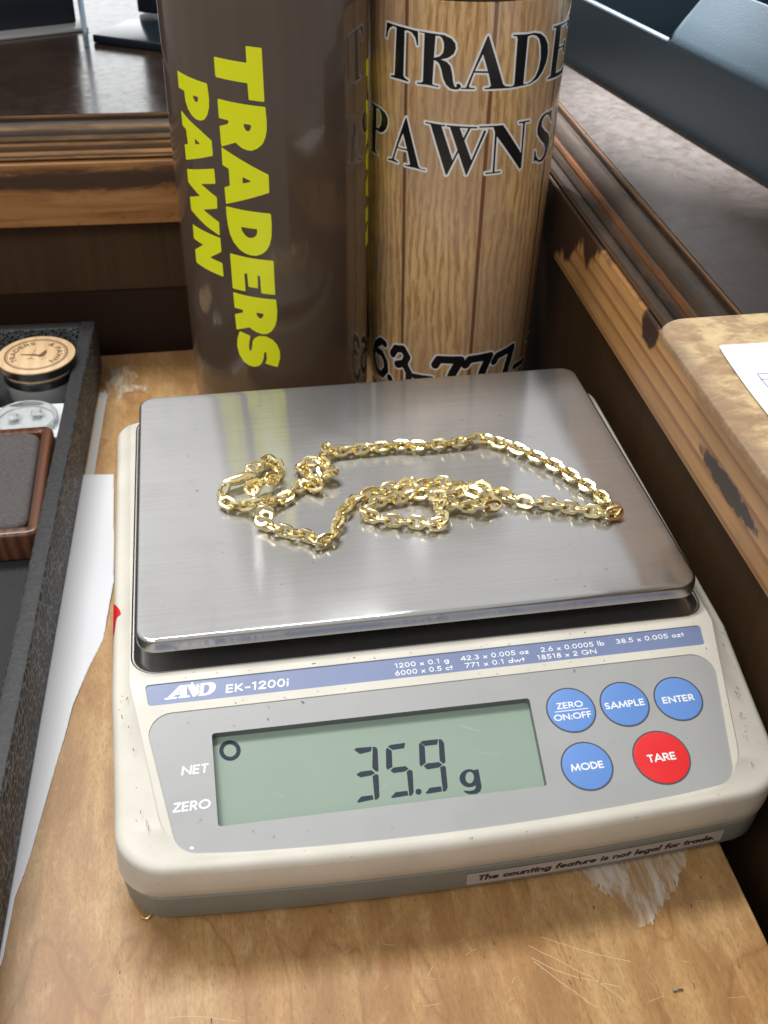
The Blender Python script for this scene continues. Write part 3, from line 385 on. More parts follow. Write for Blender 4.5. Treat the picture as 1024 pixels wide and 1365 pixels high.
# right fascia: pale pine with strong growth lines, dark stain left at the top edge in ragged tongues
t = NT('right_fascia_pine'); X = t.xyz()
v = t.map((150, 1.2, 150)); w = t.n('ShaderNodeTexWave', wave_type='BANDS', bands_direction='Z', wave_profile='SAW'); w.inputs['Scale'].default_value = .30; w.inputs['Distortion'].default_value = 1.1; w.inputs['Detail'].default_value = 1; w.inputs['Detail Scale'].default_value = 1.2
t.l(v, w.inputs['Vector'])
base = t.ramp(w.outputs['Fac'], (.0, (.53, .285, .10)), (.6, (.47, .24, .08)), (.88, (.25, .105, .032)), (1., (.44, .23, .08)))
fib = t.noise(1, 5, .7, 0, t.map((400, 14, 400))); base = t.mix(t.ramp(fib, (.34, .5), (.62, 0.)), base, (.27, .13, .05))
blot = t.noise(38, 4, .6); base = t.mix(t.ramp(blot, (.5, 0.), (.72, .45)), base, (.30, .145, .05))
lim = t.noise(1, 4, .62, .3, t.map((1, 26, 10), (0, .65, 0)))
far = t.n('ShaderNodeMapRange'); far.inputs[1].default_value = .088; far.inputs[2].default_value = .138; YW = t.math('ADD', X['Y'], .05); t.l(YW, far.inputs[0])
lev = t.math('ADD', t.math('MULTIPLY', t.math('SUBTRACT', lim, .56), .075), t.math('MULTIPLY', far.outputs[0], .045))
st = t.math('SUBTRACT', X['Z'], t.math('SUBTRACT', .0945, lev))
def bite(y0, hy, z0, hz):
    a = t.math('MULTIPLY', t.math('SUBTRACT', YW, y0), 1 / hy); b = t.math('MULTIPLY', t.math('SUBTRACT', X['Z'], z0), 1 / hz)
    q = t.math('ADD', t.math('MULTIPLY', a, a), t.math('MULTIPLY', b, b))
    return t.math('ADD', t.math('MULTIPLY', t.math('SUBTRACT', 1., q), .010), t.math('MULTIPLY', t.math('SUBTRACT', t.noise(240, 5, .65), .5), .018))
st = t.math('MAXIMUM', t.math('MAXIMUM', st, bite(.022, .0085, .0930, .0075)), bite(-.054, .024, .0795, .0040))
mk = t.ramp(st, (.0, 0.), (.0030, 1.))
t.set(Base_Color=t.mix(mk, base, (.035, .017, .010)), Roughness=.42); t.bump(t.math('SUBTRACT', fib, t.math('MULTIPLY', mk, .6)), .3, .0003); M_FASC_R = t.m
# polished dark tops
t = NT('dark_varnished_top')
n = t.noise(60, 6, .7); c = t.ramp(n, (.3, (.014, .0085, .006)), (.7, (.025, .015, .0105)))
sc_ = t.ramp(t.noise(1, 3, .6, 1.5, t.map((260, 60, 60), rot=(0, 0, .6))), (.70, 0.), (.76, .35)); c = t.mix(sc_, c, (.20, .14, .10))
t.set(Base_Color=c, Roughness=t.ramp(t.noise(200, 5, .7), (.3, .40), (.7, .58))); t.b.inputs['Specular IOR Level'].default_value = .46
t.bump(t.math('ADD', t.noise(70, 5, .6), t.math('MULTIPLY', t.noise(420, 3), .35)), .10, .0005); M_TOP = t.m
M_TOPB = M_TOP.copy(); M_TOPB.name = 'dark_varnished_rear_top'
for nd in M_TOPB.node_tree.nodes:
    if nd.type == 'VALTORGB' and any(l_.to_socket.name == 'Roughness' for l_ in nd.outputs[0].links):
        for el, v_ in zip(nd.color_ramp.elements, (.13, .26)): el.color = (v_, v_, v_, 1)
M_PANEL = wood('dark_panel_wood', (.042, .022, .009), (.064, .034, .014), (.084, .046, .02), (45, 45, 4), .55, .15, .2, .25).m
M_BASEB = plain('dark_base_board', (.022, .010, .005), .55, Specular_IOR_Level=.25)
P_FASC = [(.012, .0665), (.0012, .0665), (.0004, .0668), (0, .0678), (0, .0957), (.0005, .0963), (.0014, .0965), (.012, .0965)]
P_MLD = [(.012, .0966), (.0022, .0966), (.0022, .0972), (.0010, .0975), (.0009, .0980), (.0018, .0992), (.0036, .0999), (.0043, .1000), (.0046, .1003), (.0046, .1010), (.0052, .1018), (.0062, .1026), (.0068, .1032), (.0068, .1037), (.0072, .1048), (.0079, .1054), (.0086, .1055), (.0090, .1064), (.0098, .1076), (.0112, .1090), (.0128, .1098), (.0140, .1100), (.0145, .1099), (.0147, .1090), (.0160, .1090), (.0162, .1110), (.0165, .1118), (.0170, .11205), (.0176, .1118), (.0176, .098)]
def extrude(P, p0, p1, n, M, name, parent, segs=1):
    """profile (offset along n, z) swept from p0 to p1"""
    p0, p1, n = Vector(p0), Vector(p1), Vector(n); L = []
    for k in range(segs + 1):
        q = p0.lerp(p1, k / segs); L.append([(q.x + n.x * o, q.y + n.y * o, z) for o, z in P])
    bm = bmesh.new(); rings(bm, L); bmesh.ops.recalc_face_normals(bm, faces=bm.faces); return obj(name, smooth(bm, 30), M, parent)
bd = Vector((1, -.04, 0)).normalized(); bn = Vector((.04, 1, 0)).normalized()
B0 = Vector((-.1077, .1999, 0))
bc = empty('wooden_counter', (-.10, .30, 0), 'dark varnished counter ledge with worn moulded edge behind the brown tumbler', 'counter')
b0 = B0 + bd * -.35; b1 = B0 + bd * .198
extrude(P_FASC, b0, b1, bn, M_FASC_B, 'fascia', bc); extrude(P_MLD, b0, b1, bn, M_MOULD_B, 'edge_moulding', bc)
TOPP = [(.0177, .100), (.0177, .1120), (.40, .1120), (.40, .100)]
extrude(TOPP, b0, b1, bn, M_TOPB, 'ledge_top', bc)
extrude([(.0085, .0300), (.0085, .0664), (.03, .0664), (.03, .0300)], b0, b1, bn, M_PANEL, 'back_panel', bc)
extrude([(.0065, -.054), (.0065, .0298), (.03, .0298), (.03, -.054)], b0, b1, bn, M_BASEB, 'base_board', bc)
rd = Vector((.0178, 1, 0)).normalized(); rn = Vector((1, -.0178, 0)).normalized()
R0 = Vector((.0921, -.09, 0))
rc = empty('wooden_counter', (.25, .05, 0), 'counter ledge with bare pine fascia and chipped dark moulding right of the scale', 'counter')
r0 = R0 + rd * -.30; r1 = R0 + rd * .75
extrude(P_FASC, r0, r1, rn, M_FASC_R, 'fascia', rc); extrude(P_MLD, r0, r1, rn, M_MOULD_R, 'edge_moulding', rc)
extrude(TOPP, r0, r1, rn, M_TOP, 'ledge_top', rc)
extrude([(.0085, -.054), (.0085, .0664), (.03, .0664), (.03, -.054)], r0, R0 + rd * .30, rn, M_PANEL, 'side_panel', rc)
# ------------------------------------------------------------------ digital weighing scale
M_SHELL = dirty('cream_plastic', (.66, .635, .555), .45, .8, (.30, .24, .17), 520, .085)
M_GREYB = dirty('grey_green_plastic', (.215, .22, .19), .45, .5)
M_GREYP = dirty('grey_membrane', (.345, .355, .355), .38, .7, (.16, .15, .14), 480, .03)
M_GREYW = plain('window_wall_plastic', (.14, .15, .14), .5)
M_BLUES = dirty('blue_label', (.18, .232, .40), .35, .3)
M_WHITE = plain('white_print', (.78, .80, .82), .5)
M_BBLUE = dirty('blue_button', (.125, .27, .63), .33, .3, (.06, .12, .3), 500, .03)
M_BRED = dirty('red_button', (.72, .028, .032), .33, .3, (.4, .05, .05), 500, .03)
M_RIM = plain('dark_button_outline', (.06, .065, .08), .5)
M_LCDI = plain('lcd_segment_ink', (.030, .042, .058), .6, Specular_IOR_Level=.15)
t = NT('lcd_glass'); n = t.noise(60, 4); t.set(Base_Color=t.mix(n, (.25, .325, .268), (.275, .352, .294)), Roughness=.22); M_LCD = t.m
M_STICK = dirty('sticker_paper', (.40, .36, .34), .45, .3); M_BLACK = plain('black_print', (.015, .014, .014), .5)
M_RED = plain('red_sticker', (.62, .008, .015), .3)
t = NT('brushed_steel')
v = t.map((16, 1500, 300)); br = t.noise(1, 3, .6, 0, v); br2 = t.noise(1, 4, .6, 0, t.map((7, 220, 50)))
sm = t.noise(26, 5, .6, .6); wipe = t.noise(1, 4, .6, .8, t.map((22, 9, 10)))
c = t.mix(t.ramp(br, (.3, 0.), (.7, 1.)), (.45, .45, .45), (.52, .52, .518)); c = t.mix(t.ramp(sm, (.52, 0.), (.74, .45)), c, (.36, .355, .34))
speck = t.ramp(t.noise(420, 2), (.735, 0.), (.77, .7)); c = t.mix(speck, c, (.2, .2, .2))
t.set(Base_Color=c, Metallic=1., Roughness=t.ramp(wipe, (.3, .13), (.7, .18)), Anisotropic=.97, Anisotropic_Rotation=.25)
tg = t.n('ShaderNodeTangent', direction_type='UV_MAP'); tg.uv_map = 'UVMap'; t.l(tg.outputs[0], t.b.inputs['Tangent'])
t.bump(t.math('ADD', t.math('MULTIPLY', br, .6), t.math('MULTIPLY', br2, .4)), .10, .00006)
bump_out = t.b.inputs['Normal'].links[0].from_socket
def gloss(rough, an):
    g_ = t.n('ShaderNodeBsdfAnisotropic', distribution='BECKMANN'); g_.inputs['Anisotropy'].default_value = an
    if isinstance(rough, float): g_.inputs['Roughness'].default_value = rough
    else: t.l(rough, g_.inputs['Roughness'])
    t.l(c, g_.inputs['Color']); t.l(tg.outputs[0], g_.inputs['Tangent']); t.l(bump_out, g_.inputs['Normal']); return g_
ga = gloss(t.ramp(wipe, (.3, .125), (.7, .150)), .62); gb_ = gloss(.64, .15)
mxs = t.n('ShaderNodeMixShader'); mxs.inputs[0].default_value = .36; t.l(ga.outputs[0], mxs.inputs[1]); t.l(gb_.outputs[0], mxs.inputs[2]); t.l(mxs.outputs[0], t.t.nodes['Material Output'].inputs['Surface']); M_STEEL = t.m
t = NT('dull_steel'); br = t.noise(1, 3, .6, 0, t.map((20, 1200, 300)))
t.set(Base_Color=(.55, .54, .53), Metallic=1., Roughness=.42); t.bump(br, .15, .00008); M_STEELD = t.m
sc = empty('weighing_scale', (0, -.028, 0), 'cream digital weighing scale with steel pan and green readout showing 35.9 g', 'scale')
TA = math.tan(math.radians(14)); CA, SA = math.cos(math.radians(14)), math.sin(math.radians(14))
YC = -.0723; ZF = .0415 + TA * (YC + .080)
zt = lambda y: ZF if y >= YC else ZF + TA * (y - YC)
def onp(u, s, h):     # panel plane: u, s, h in mm
    return (u / 1000, -.080 + CA * s / 1000 - SA * h / 1000, .0415 + SA * s / 1000 + CA * h / 1000)
def outline(d, df=None, taper=0., ext=0.):
    df = d if df is None else df
    hb, hf, yb = .0950 - d, .0940 - d - ext * .5, .070 - d
    Rf, Rb = max(.0148 - df, .004), max(.009 - d, .002)
    yf = lambda x: -.1270 - ext + df + .5 * x * x
    ysd = [yb - Rb - .004, .045, .02, -.005, -.03, -.055, YC, -.080, -.090, -.100]
    hw = lambda y: hb + (hf - hb) * max(0, min(1, (.06 - y) / .17))
    pts = []
    for y in ysd: pts.append((-hw(y), y))
    xc = hf - Rf; yc = yf(hf - Rf) + Rf
    for k in range(9):
        a = PI + PI / 2 * k / 8; pts.append((-xc + Rf * math.cos(a), yc + Rf * math.sin(a)))
    for k in range(1, 24):
        x = -xc + 2 * xc * k / 24; pts.append((x, yf(x)))
    for k in range(9):
        a = -PI / 2 + PI / 2 * k / 8; pts.append((xc + Rf * math.cos(a), yc + Rf * math.sin(a)))
    for y in reversed(ysd): pts.append((hw(y), y))
    for k in range(8):
        a = PI / 2 * k / 7; pts.append((hb - Rb + Rb * math.cos(a), yb - Rb + Rb * math.sin(a)))
    for k in range(8):
        a = PI / 2 + PI / 2 * k / 7; pts.append((-hb + Rb + Rb * math.cos(a), yb - Rb + Rb * math.sin(a)))
    if taper:
        pts = [(x * (1 - max(0, YC - y) * taper / .09), y) if y < YC else (x, y) for x, y in pts]
    return pts
RF = lambda y: .0022 + .0017 * max(0, min(1, (y + .118) / .014))
def shell():
    bm = bmesh.new(); L = []
    drop = lambda y: .0022 if y > -.112 else max(0, .0022 * (y + .127) / .015)
    L.append([(x, y, .0140) for x, y in outline(.0012)])
    L.append([(x, y, .0137) for x, y in outline(.0004)])
    L.append([(x, y, .0142) for x, y in outline(0)])
    L.append([(x, y, .0185) for x, y in outline(0, 0, 0, .0010)])
    for k in range(7):
        ph = PI / 2 * k / 6; d = .0028 * (1 - math.cos(ph)); df = .0020 * (1 - math.cos(ph))
        L.append([(x, y, zt(y) - drop(y) - RF(y) * (1 - math.sin(ph))) for x, y in outline(d, df, 0, .0028)])
    L.append([(x, y, zt(y) - drop(y) * .18) for x, y in outline(.0052, .0022, .17, .0028)])
    L.append([(x, y, zt(y)) for x, y in outline(.0056, .0025, .17, .0028)])
    R = rings(bm, L, True, False)
    top = R[-1]; n = len(top)
    li = 6; ri = max(i for i in range(n) if abs(top[i].co.y - YC) < 1e-6)
    front = [top[i] for i in range(li, ri + 1)]; back = [top[i % n] for i in range(ri, n + li + 1)]
    def wallhole(loop, dep, nrm):
        a = [bm.verts.new(p) for p in loop]; b = [bm.verts.new(Vector(p) - Vector(nrm) * dep) for p in loop]
        for i in range(len(a)):
            j = (i + 1) % len(a); bm.faces.new((a[j], a[i], b[i], b[j]))
        return a
    rec = wallhole(rrect(-.0874, .0874, -.0699, .0672, .0078, ZF, 8), .0050, (0, 0, 1))
    nn = (0, -SA, CA)
    st = wallhole([onp(u, s, 0) for u, s in STRIP], .0005, nn); pn = wallhole([onp(u, s, 0) for u, s in PANEL], .0005, nn)
    fill(bm, [front, st, pn]); fill(bm, [back, rec])
    bmesh.ops.recalc_face_normals(bm, faces=bm.faces)
    return smooth(bm, 28)
def rpoly(V, n=7):
    """polygon with per-vertex corner radius"""
    out = []; m = len(V)
    for i in range(m):
        x, y, r = V[i]; p = Vector((x, y))
        if r == 0: out.append((x, y)); continue
        a = (Vector(V[i - 1][:2]) - p).normalized(); b = (Vector(V[(i + 1) % m][:2]) - p).normalized()
        h = math.acos(max(-1, min(1, a.dot(b)))) / 2; d = r / math.tan(h); c = p + (a + b).normalized() * (r / math.sin(h))
        s0 = p + a * d - c; s1 = p + b * d - c; a0 = math.atan2(s0.y, s0.x); a1 = math.atan2(s1.y, s1.x)
        while a1 - a0 > PI: a1 -= 2 * PI
        while a0 - a1 > PI: a1 += 2 * PI
        for k in range(n):
            t_ = a0 + (a1 - a0) * k / (n - 1); out.append((c.x + r * math.cos(t_), c.y + r * math.sin(t_)))
    return out
STRIP = rpoly([(-83.3, 6.5, 1.1), (-82.5, -.35, 1.1), (82.5, -.35, 1.1), (83.3, 6.5, 1.1)])
bow = lambda x: -47.75 + .00058 * x * x
PANEL = rpoly([(-84.0, -3.1, 6.5), (-76.1, -44.0, 6.8)] + [(x, bow(x), 0) for x in range(-62, 63, 4)] + [(76.1, -44.0, 6.8), (84.0, -3.1, 6.5)], 9)
LCDW = rpoly([(-65.5, -10.9, .8), (-65.4, -38.0, .8), (23.7, -38.3, .8), (25.2, -11.3, .8)], 5)
obj('body_shell', shell(), M_SHELL, sc)
bm = bmesh.new()
rings(bm, [[(x, y, .002) for x, y in outline(.0024)], [(x, y, .0023) for x, y in outline(.0017)], [(x, y, .0032) for x, y in outline(.0012)], [(x, y, .0124) for x, y in outline(.0005)], [(x, y, .0128) for x, y in outline(.0008)], [(x, y, .0139) for x, y in outline(.0020)]])
base = obj('base', smooth(bm, 30), M_GREYB, sc)
for fx in (-.075, .075):
    for fy in (-.105, .055):
        obj('foot', lathe([(.006, 0), (.0065, .0004), (.0065, .0022)], 24, (fx, fy)), M_BLACK, sc)
# recessed steel plate with a raised bright rim
bm = bmesh.new(); q = lambda d, z, r=.0074: rrect(-.0871 + d, .0871 - d, -.0696 + d, .0669 - d, max(r - d, .001), z, 8)
rings(bm, [q(0, .0385), q(0, ZF - .0004), q(.0002, ZF - .00012), q(.0006, ZF - .0001), q(.0009, ZF - .0004), q(.0016, ZF - .0019), q(.0030, ZF - .0023)])
obj('pan_base_plate', smooth(bm, 50), M_STEELD, sc)
bm = bmesh.new(); box(bm, -.02, .02, -.02, .02, ZF - .0023, .0520); obj('pan_support', bm, M_BLACK, sc)
# pan
bm = bmesh.new(); L = []
q = lambda d, z: rrect(-.0851 + d, .0851 - d, -.0666 + d, .0666 - d, max(.0062 - d, .0007), z, 9)
L += [q(.0009, .0484), q(0, .0484), q(0, .0518)]
for k in range(1, 7):
    a = PI / 2 * k / 6; L.append(q(.0012 * (1 - math.cos(a)), .0518 + .0012 * math.sin(a)))
rings(bm, L); uv = bm.loops.layers.uv.new('UVMap')
for f in bm.faces:
    for lp in f.loops: lp[uv].uv = (lp.vert.co.x * 5, lp.vert.co.y * 5 + lp.vert.co.z * 5)
obj('weighing_pan', smooth(bm, 40), M_STEEL, sc)
# little scuffs and dust left on the pan
rs = np.random.RandomState(5); g = []
for k in range(34):
    x, y = rs.uniform(-82, 82), rs.uniform(-63, 63); a_ = rs.normal(0, .5); l_ = abs(rs.normal(0, 1.1)); g.append([('s', [(x, y), (x + l_ * math.cos(a_), y + l_ * math.sin(a_))], rs.uniform(.08, .2))])
for cx_, cy_ in ((12, -33), (36, -8), (-38, -36)):
    for k in range(5):
        x, y = cx_ + rs.normal(0, 1.6), cy_ + rs.normal(0, 1.2); g.append([('s', [(x, y), (x + rs.normal(0, 1), y + rs.normal(0, 1))], .1)])
scf = ink('scuffs', sc, plain('pan_scuff', (.22, .22, .215), .6), g, lambda u, v, h: (u / 1000, v / 1000, .0530 + h / 1000), .03, step=.06); tag(scf, kind='stuff')
# label strip
def sheet(name, loop, h, m, parent, holes=()):
    bm = bmesh.new(); fs = fill(bm, [[onp(u, s, h) for u, s in loop]] + [[onp(u, s, h) for u, s in hl] for hl in holes])
    for f in fs:
        f.normal_update()
        if f.normal.z < 0: f.normal_flip()
    return obj(name, bm, m, parent)
strip = sheet('label_strip', STRIP, -.3, M_BLUES, sc)
TX = DATA['TXT']
g = []; onst = lambda u, v, h: onp(u, v, h - .3)
for k, s, cap, wt in (('EK', 'EK-1200i', 2.75, .19), ('A1', '1200 x 0.1 g', 1.72, .16), ('A2', '6000 x 0.5 ct', 1.72, .16), ('B1', '42.3 x 0.005 oz', 1.72, .16), ('B2', '771 x 0.1 dwt', 1.72, .16), ('C1', '2.6 x 0.0005 lb', 1.72, .16), ('C2', '18518 x 2 GN', 1.72, .16), ('D1', '38.5 x 0.005 ozt', 1.72, .16)):
    x0, y0, x1, y1 = TX[k]
    if k == 'EK': ink('lettering', strip, M_WHITE, text(s, x0, 1.25, x1, cap, wt, .14), onst, .03, step=.13)
    else: g += text(s, x0, (3.2 if k[1] == '1' else .72), x1, cap, wt)
# the wide slab-serif maker's mark
ax, ay, aw, ah = -78.0, 1.25, 14.2, 4.1
mk_ = lambda *pp: [(ax + aw * u + .28 * ah * v * .6, ay + ah * v) for u, v in pp]
ink('lettering', strip, M_WHITE, g, onst, .03, step=.13)
g = [[('p', mk_((0, 0), (.24, 0), (.24, .14), (.17, .14), (.40, 1), (.26, 1), (.05, .14), (0, .14))), ('p', mk_((.14, .30), (.40, .30), (.40, .44), (.18, .44))), ('p', mk_((.26, 1), (.40, 1), (.44, .14), (.50, .14), (.50, 0), (.27, 0), (.27, .14), (.31, .14)))],
      [('p', mk_((.40, 1.0), (.55, 1.0), (.70, .12), (.60, 0), (.56, 0))), ('p', mk_((.60, 0), (.68, 0), (.69, 1.), (.60, 1.)))],
      [('p', mk_((.62, 1), (.86, 1), (.95, .93), (.99, .75), (1, .5), (.97, .25), (.90, .06), (.80, 0), (.60, 0), (.60, .14), (.66, .14), (.66, .86), (.62, .86))), ('h', mk_((.76, .84), (.82, .84), (.86, .72), (.87, .5), (.85, .28), (.80, .16), (.76, .16)))],
      [('s', mk_((.505, 1.08), (.51, 1.09)), .55)]]
ink('emblem', strip, M_WHITE, g, onst, .03, step=.13)
# control panel with the window opening
panel = sheet('control_panel', PANEL, -.25, M_GREYP, sc, [LCDW])
bm = bmesh.new(); n = len(LCDW); a = [bm.verts.new(onp(u, s, -.25)) for u, s in LCDW]; b = [bm.verts.new(onp(u, s, -3.1)) for u, s in LCDW]
for i in range(n): bm.faces.new((a[i], a[(i + 1) % n], b[(i + 1) % n], b[i]))
obj('window_edge', bm, M_GREYW, panel)
ink('lettering', panel, M_WHITE, text('NET', -74.4, -22.4, -67.1, 2.7, .19, .16), lambda u, v, h: onp(u, v, h - .25), .06, step=.11)
ink('lettering', panel, M_WHITE, text('ZERO', -77.1, -32.7, -67.0, 2.75, .19, .16), lambda u, v, h: onp(u, v, h - .25), .06, step=.11)
disp = sheet('display', LCDW, -3.0, M_LCD, sc)
LD = DATA['LCD']
for nm in ('three', 'five', 'nine'):
    o = ink('digit', disp, M_LCDI, [[('p', pairs(p))] for p in LD[nm]], lambda u, v, h: onp(u, v, h - 3), .04, step=.16)
ink('decimal_point', disp, M_LCDI, [[('p', pairs(LD['dot'][0]))]], lambda u, v, h: onp(u, v, h - 3), .04, step=.16)
ink('unit_letter', disp, M_LCDI, [[('h' if k == 'h' else 'p', pairs(p)) for k, p in LD['g']]], lambda u, v, h: onp(u, v, h - 3), .04, step=.16)
ink('stable_mark', disp, M_LCDI, [[('p', pairs(LD['ring'][0])), ('h', pairs(LD['ring'][1]))]], lambda u, v, h: onp(u, v, h - 3), .04, step=.2)
o = ink('window_scratches', disp, plain('pale_scratch', (.36, .44, .38), .4), [[('s', [(4.0, -15.8), (9.5, -18.6)], .16)], [('s', [(7.0, -24.5), (13.5, -26.0)], .12)], [('s', [(-22, -33), (-19, -30.5)], .1)], [('s', [(-50, -29), (-47.2, -31.2)], .1)]], lambda u, v, h: onp(u, v, h - 3), .03, step=.06); tag(o, kind='stuff')
def circ(cx, cy, r, n=56): return [(cx + r * math.cos(2 * PI * k / n), cy + r * math.sin(2 * PI * k / n)) for k in range(n)]
for cx, cy, r, m, lab, txt in ((36.3, -16.65, 7.13, M_BBLUE, None, 'Z'), (52.3, -16.75, 7.17, M_BBLUE, None, 'SAMPLE'), (68.5, -17.05, 7.13, M_BBLUE, None, 'ENTER'), (36.2, -34.1, 7.25, M_BBLUE, None, 'MODE'), (57.8, -34.3, 8.1, M_BRED, 'larger red round TARE button', 'TARE')):
    bm = bmesh.new(); rings(bm, [[onp(u, s, h) for u, s in circ(cx, cy, rr)] for rr, h in ((r - .32, -.24), (r - .36, -.12), (r - 1.0, -.05))], False, True)
    bt = obj('button', smooth(bm, 60), m, sc)
    if lab: bt['label'] = lab
    else: bt['label'] = 'blue round button'
    bm = bmesh.new(); rings(bm, [[onp(u, s, -.20) for u, s in circ(cx, cy, rr)] for rr in (r + .12, r - .34)], False, False); obj('outline', bm, M_RIM, bt)
    T = dict(Z=text('ZERO', 32.3, -16.1, 40.3, 2.05, .19) + text('ON:OFF', 30.6, -19.7, 41.9, 2.05, .19) + [[('q', [(31.5, -16.8), (41.2, -16.8)], .28)]], SAMPLE=text('SAMPLE', 46.2, -17.9, 58.3, 2.15, .2), ENTER=text('ENTER', 63.5, -18.25, 73.3, 2.15, .2), MODE=text('MODE', 31.4, -35.3, 41.0, 2.2, .2), TARE=text('TARE', 53.6, -35.5, 62.0, 2.35, .2))[txt]
    ink('lettering', bt, M_WHITE, T, lambda u, v, h: onp(u, v, h - .04), .03, step=.13)
# paper strip along the front of the base
yfb = lambda u: -.1270 + .0005 + .5 * (u / 1000) ** 2
onb = lambda u, v, h: (u / 1000, yfb(u) - h / 1000 - .00012 + .0009 * (1 - v / 12.4), v / 1000)
stk = ink('paper_sticker', sc, M_STICK, [[('p', [(.6, 4.3), (77.0, 4.7), (77.0, 10.3), (.6, 10.0)])]], onb, .05, step=.5, run=3)
ink('lettering', stk, M_BLACK, text('The counting feature is not legal for trade.', 3.6, 6.0, 74.5, 2.6, .25, .2), onb, .1, step=.16)
def onside(u, v, h):      # u: y in mm, v: 0..10 up and over the left shoulder of the shell
    y = u / 1000; ph = PI / 2 * max(0, min(1, v / 10)); r = RF(y); drop = .0022
    hw = .0950 - .0024 * max(0, min(1, (.06 - y) / .17)) - .0028 * (1 - math.cos(ph))
    z = zt(y) - drop - r * (1 - math.sin(ph)); k = .00025
    return (-hw - k * math.cos(ph), y, z + k * math.sin(ph))
ink('red_sticker', sc, M_RED, [[('p', [(-31.5, 0), (-33.5, 3.2), (-36, 6.2), (-38.5, 8.6), (-40.5, 9.6), (-41.2, 8.2), (-41.4, 6.4), (-44, 5.4), (-46, 4.9), (-49, 3.0), (-53, 1.4), (-55, 0)])]], onside, 0, step=.5, run=1)
rs = np.random.RandomState(11); g = []
for k in range(70):
    on_panel = k % 2
    u = rs.uniform(-88, 88); s_ = rs.uniform(-46, -2) if on_panel else rs.choice([rs.uniform(-51, -49.5), rs.uniform(-1.2, -2.6), rs.uniform(7.2, 8.2)])
    if on_panel and (-80 < u < 26 and -39 < s_ < -10 or abs(u) > 76): continue
    if on_panel and 28 < u < 77 and -44 < s_ < -8: continue
    a_ = rs.uniform(0, 6.28); l_ = abs(rs.normal(0, .35)); w_ = rs.uniform(.12, .32)
    g.append([('s', [(u, s_), (u + l_ * math.cos(a_), s_ + l_ * math.sin(a_))], w_)])
for k in range(26):
    sd = rs.choice([-1, 1]); s_ = rs.uniform(-42, 4); u = sd * (91.5 - max(0, -s_) * .16 + rs.uniform(-3.4, -1.0)); l_ = rs.uniform(.1, 1.2)
    g.append([('s', [(u, s_), (u + rs.uniform(-.3, .3), s_ + l_)], rs.uniform(.1, .28))])
DS = ink('dirt_specks', sc, plain('dirt', (.16, .12, .08), .8), g, lambda u, v, h: onp(u, v, h), .05, step=.07)
tag(DS, kind='stuff')
ink('white_fleck', sc, M_WHITE, [[('s', [(-72.6, -42.8), (-72.3, -42.9)], .75)]], lambda u, v, h: onp(u, v, h - .25), .06, step=.12)
# ------------------------------------------------------------------ gold chain
t = NT('polished_gold'); n = t.noise(500, 3); t.set(Base_Color=t.mix(n, (.93, .78, .42), (.97, .85, .52)), Metallic=1., Roughness=t.ramp(n, (.3, .19), (.7, .27))); M_GOLD = t.m
def link_mesh(name, L=6.6, Wd=4.7, w=1.34):
    hl, hw = (L - w) / 2, (Wd - w) / 2; c = .62
    ctr = [(hl, -hw * (1 - c)), (hl, hw * (1 - c)), (hl - hw * c * 1.05, hw), (-hl + hw * c * 1.05, hw), (-hl, hw * (1 - c)), (-hl, -hw * (1 - c)), (-hl + hw * c * 1.05, -hw), (hl - hw * c * 1.05, -hw)]
    P = []
    for i in range(8):      # soften each corner with two points
        p = Vector(ctr[i]); a = Vector(ctr[i - 1]); b = Vector(ctr[(i + 1) % 8])
        for f_, q in ((.30, a), (.10, a), (.10, b), (.30, b)): P.append(p.lerp(q, f_) * (1 if f_ > .2 else .985))
    sec = [(.50, .27), (.34, .44), (-.34, .44), (-.50, .27), (-.50, -.27), (-.34, -.44), (.34, -.44), (.50, -.27)]
    bm = bmesh.new(); R = []; n = len(P)
    for i, p in enumerate(P):
        tv = (P[(i + 1) % n] - P[i - 1]).normalized(); nv = Vector((tv.y, -tv.x))
        R.append([bm.verts.new(((p.x + nv.x * a * w) / 1000, (p.y + nv.y * a * w) / 1000, b * w / 1000)) for a, b in sec])
    for i in range(n):
        for k in range(8): bm.faces.new((R[i][k], R[(i + 1) % n][k], R[(i + 1) % n][(k + 1) % 8], R[i][(k + 1) % 8]))
    bmesh.ops.recalc_face_normals(bm, faces=bm.faces); smooth(bm, 24)
    me = bpy.data.meshes.new(name); bm.to_mesh(me); bm.free(); me.materials.append(M_GOLD); return me
PZ = .0530
def resample(P, step):
    P = [Vector(p) for p in P]; S = []
    for i in range(len(P) - 1):
        p0, p1, p2, p3 = P[max(i - 1, 0)], P[i], P[i + 1], P[min(i + 2, len(P) - 1)]
        for k in range(12):
            u = k / 12; S.append(.5 * ((2 * p1) + (p2 - p0) * u + (2 * p0 - 5 * p1 + 4 * p2 - p3) * u * u + (3 * p1 - p0 - 3 * p2 + p3) * u ** 3))
    S.append(P[-1]); out = [S[0]]; acc = 0
    for a, b in zip(S, S[1:]):
        d = (b - a).length; s = 0
        while acc + d - s >= step:
            s += step - acc; acc = 0; out.append(a.lerp(b, s / d))
        acc += d - s
    return out
lm = link_mesh('link')
chain = empty('gold_chain', (0, .0, PZ), 'polished yellow gold cable chain heaped in loops on the steel pan', 'necklace')
cells = []
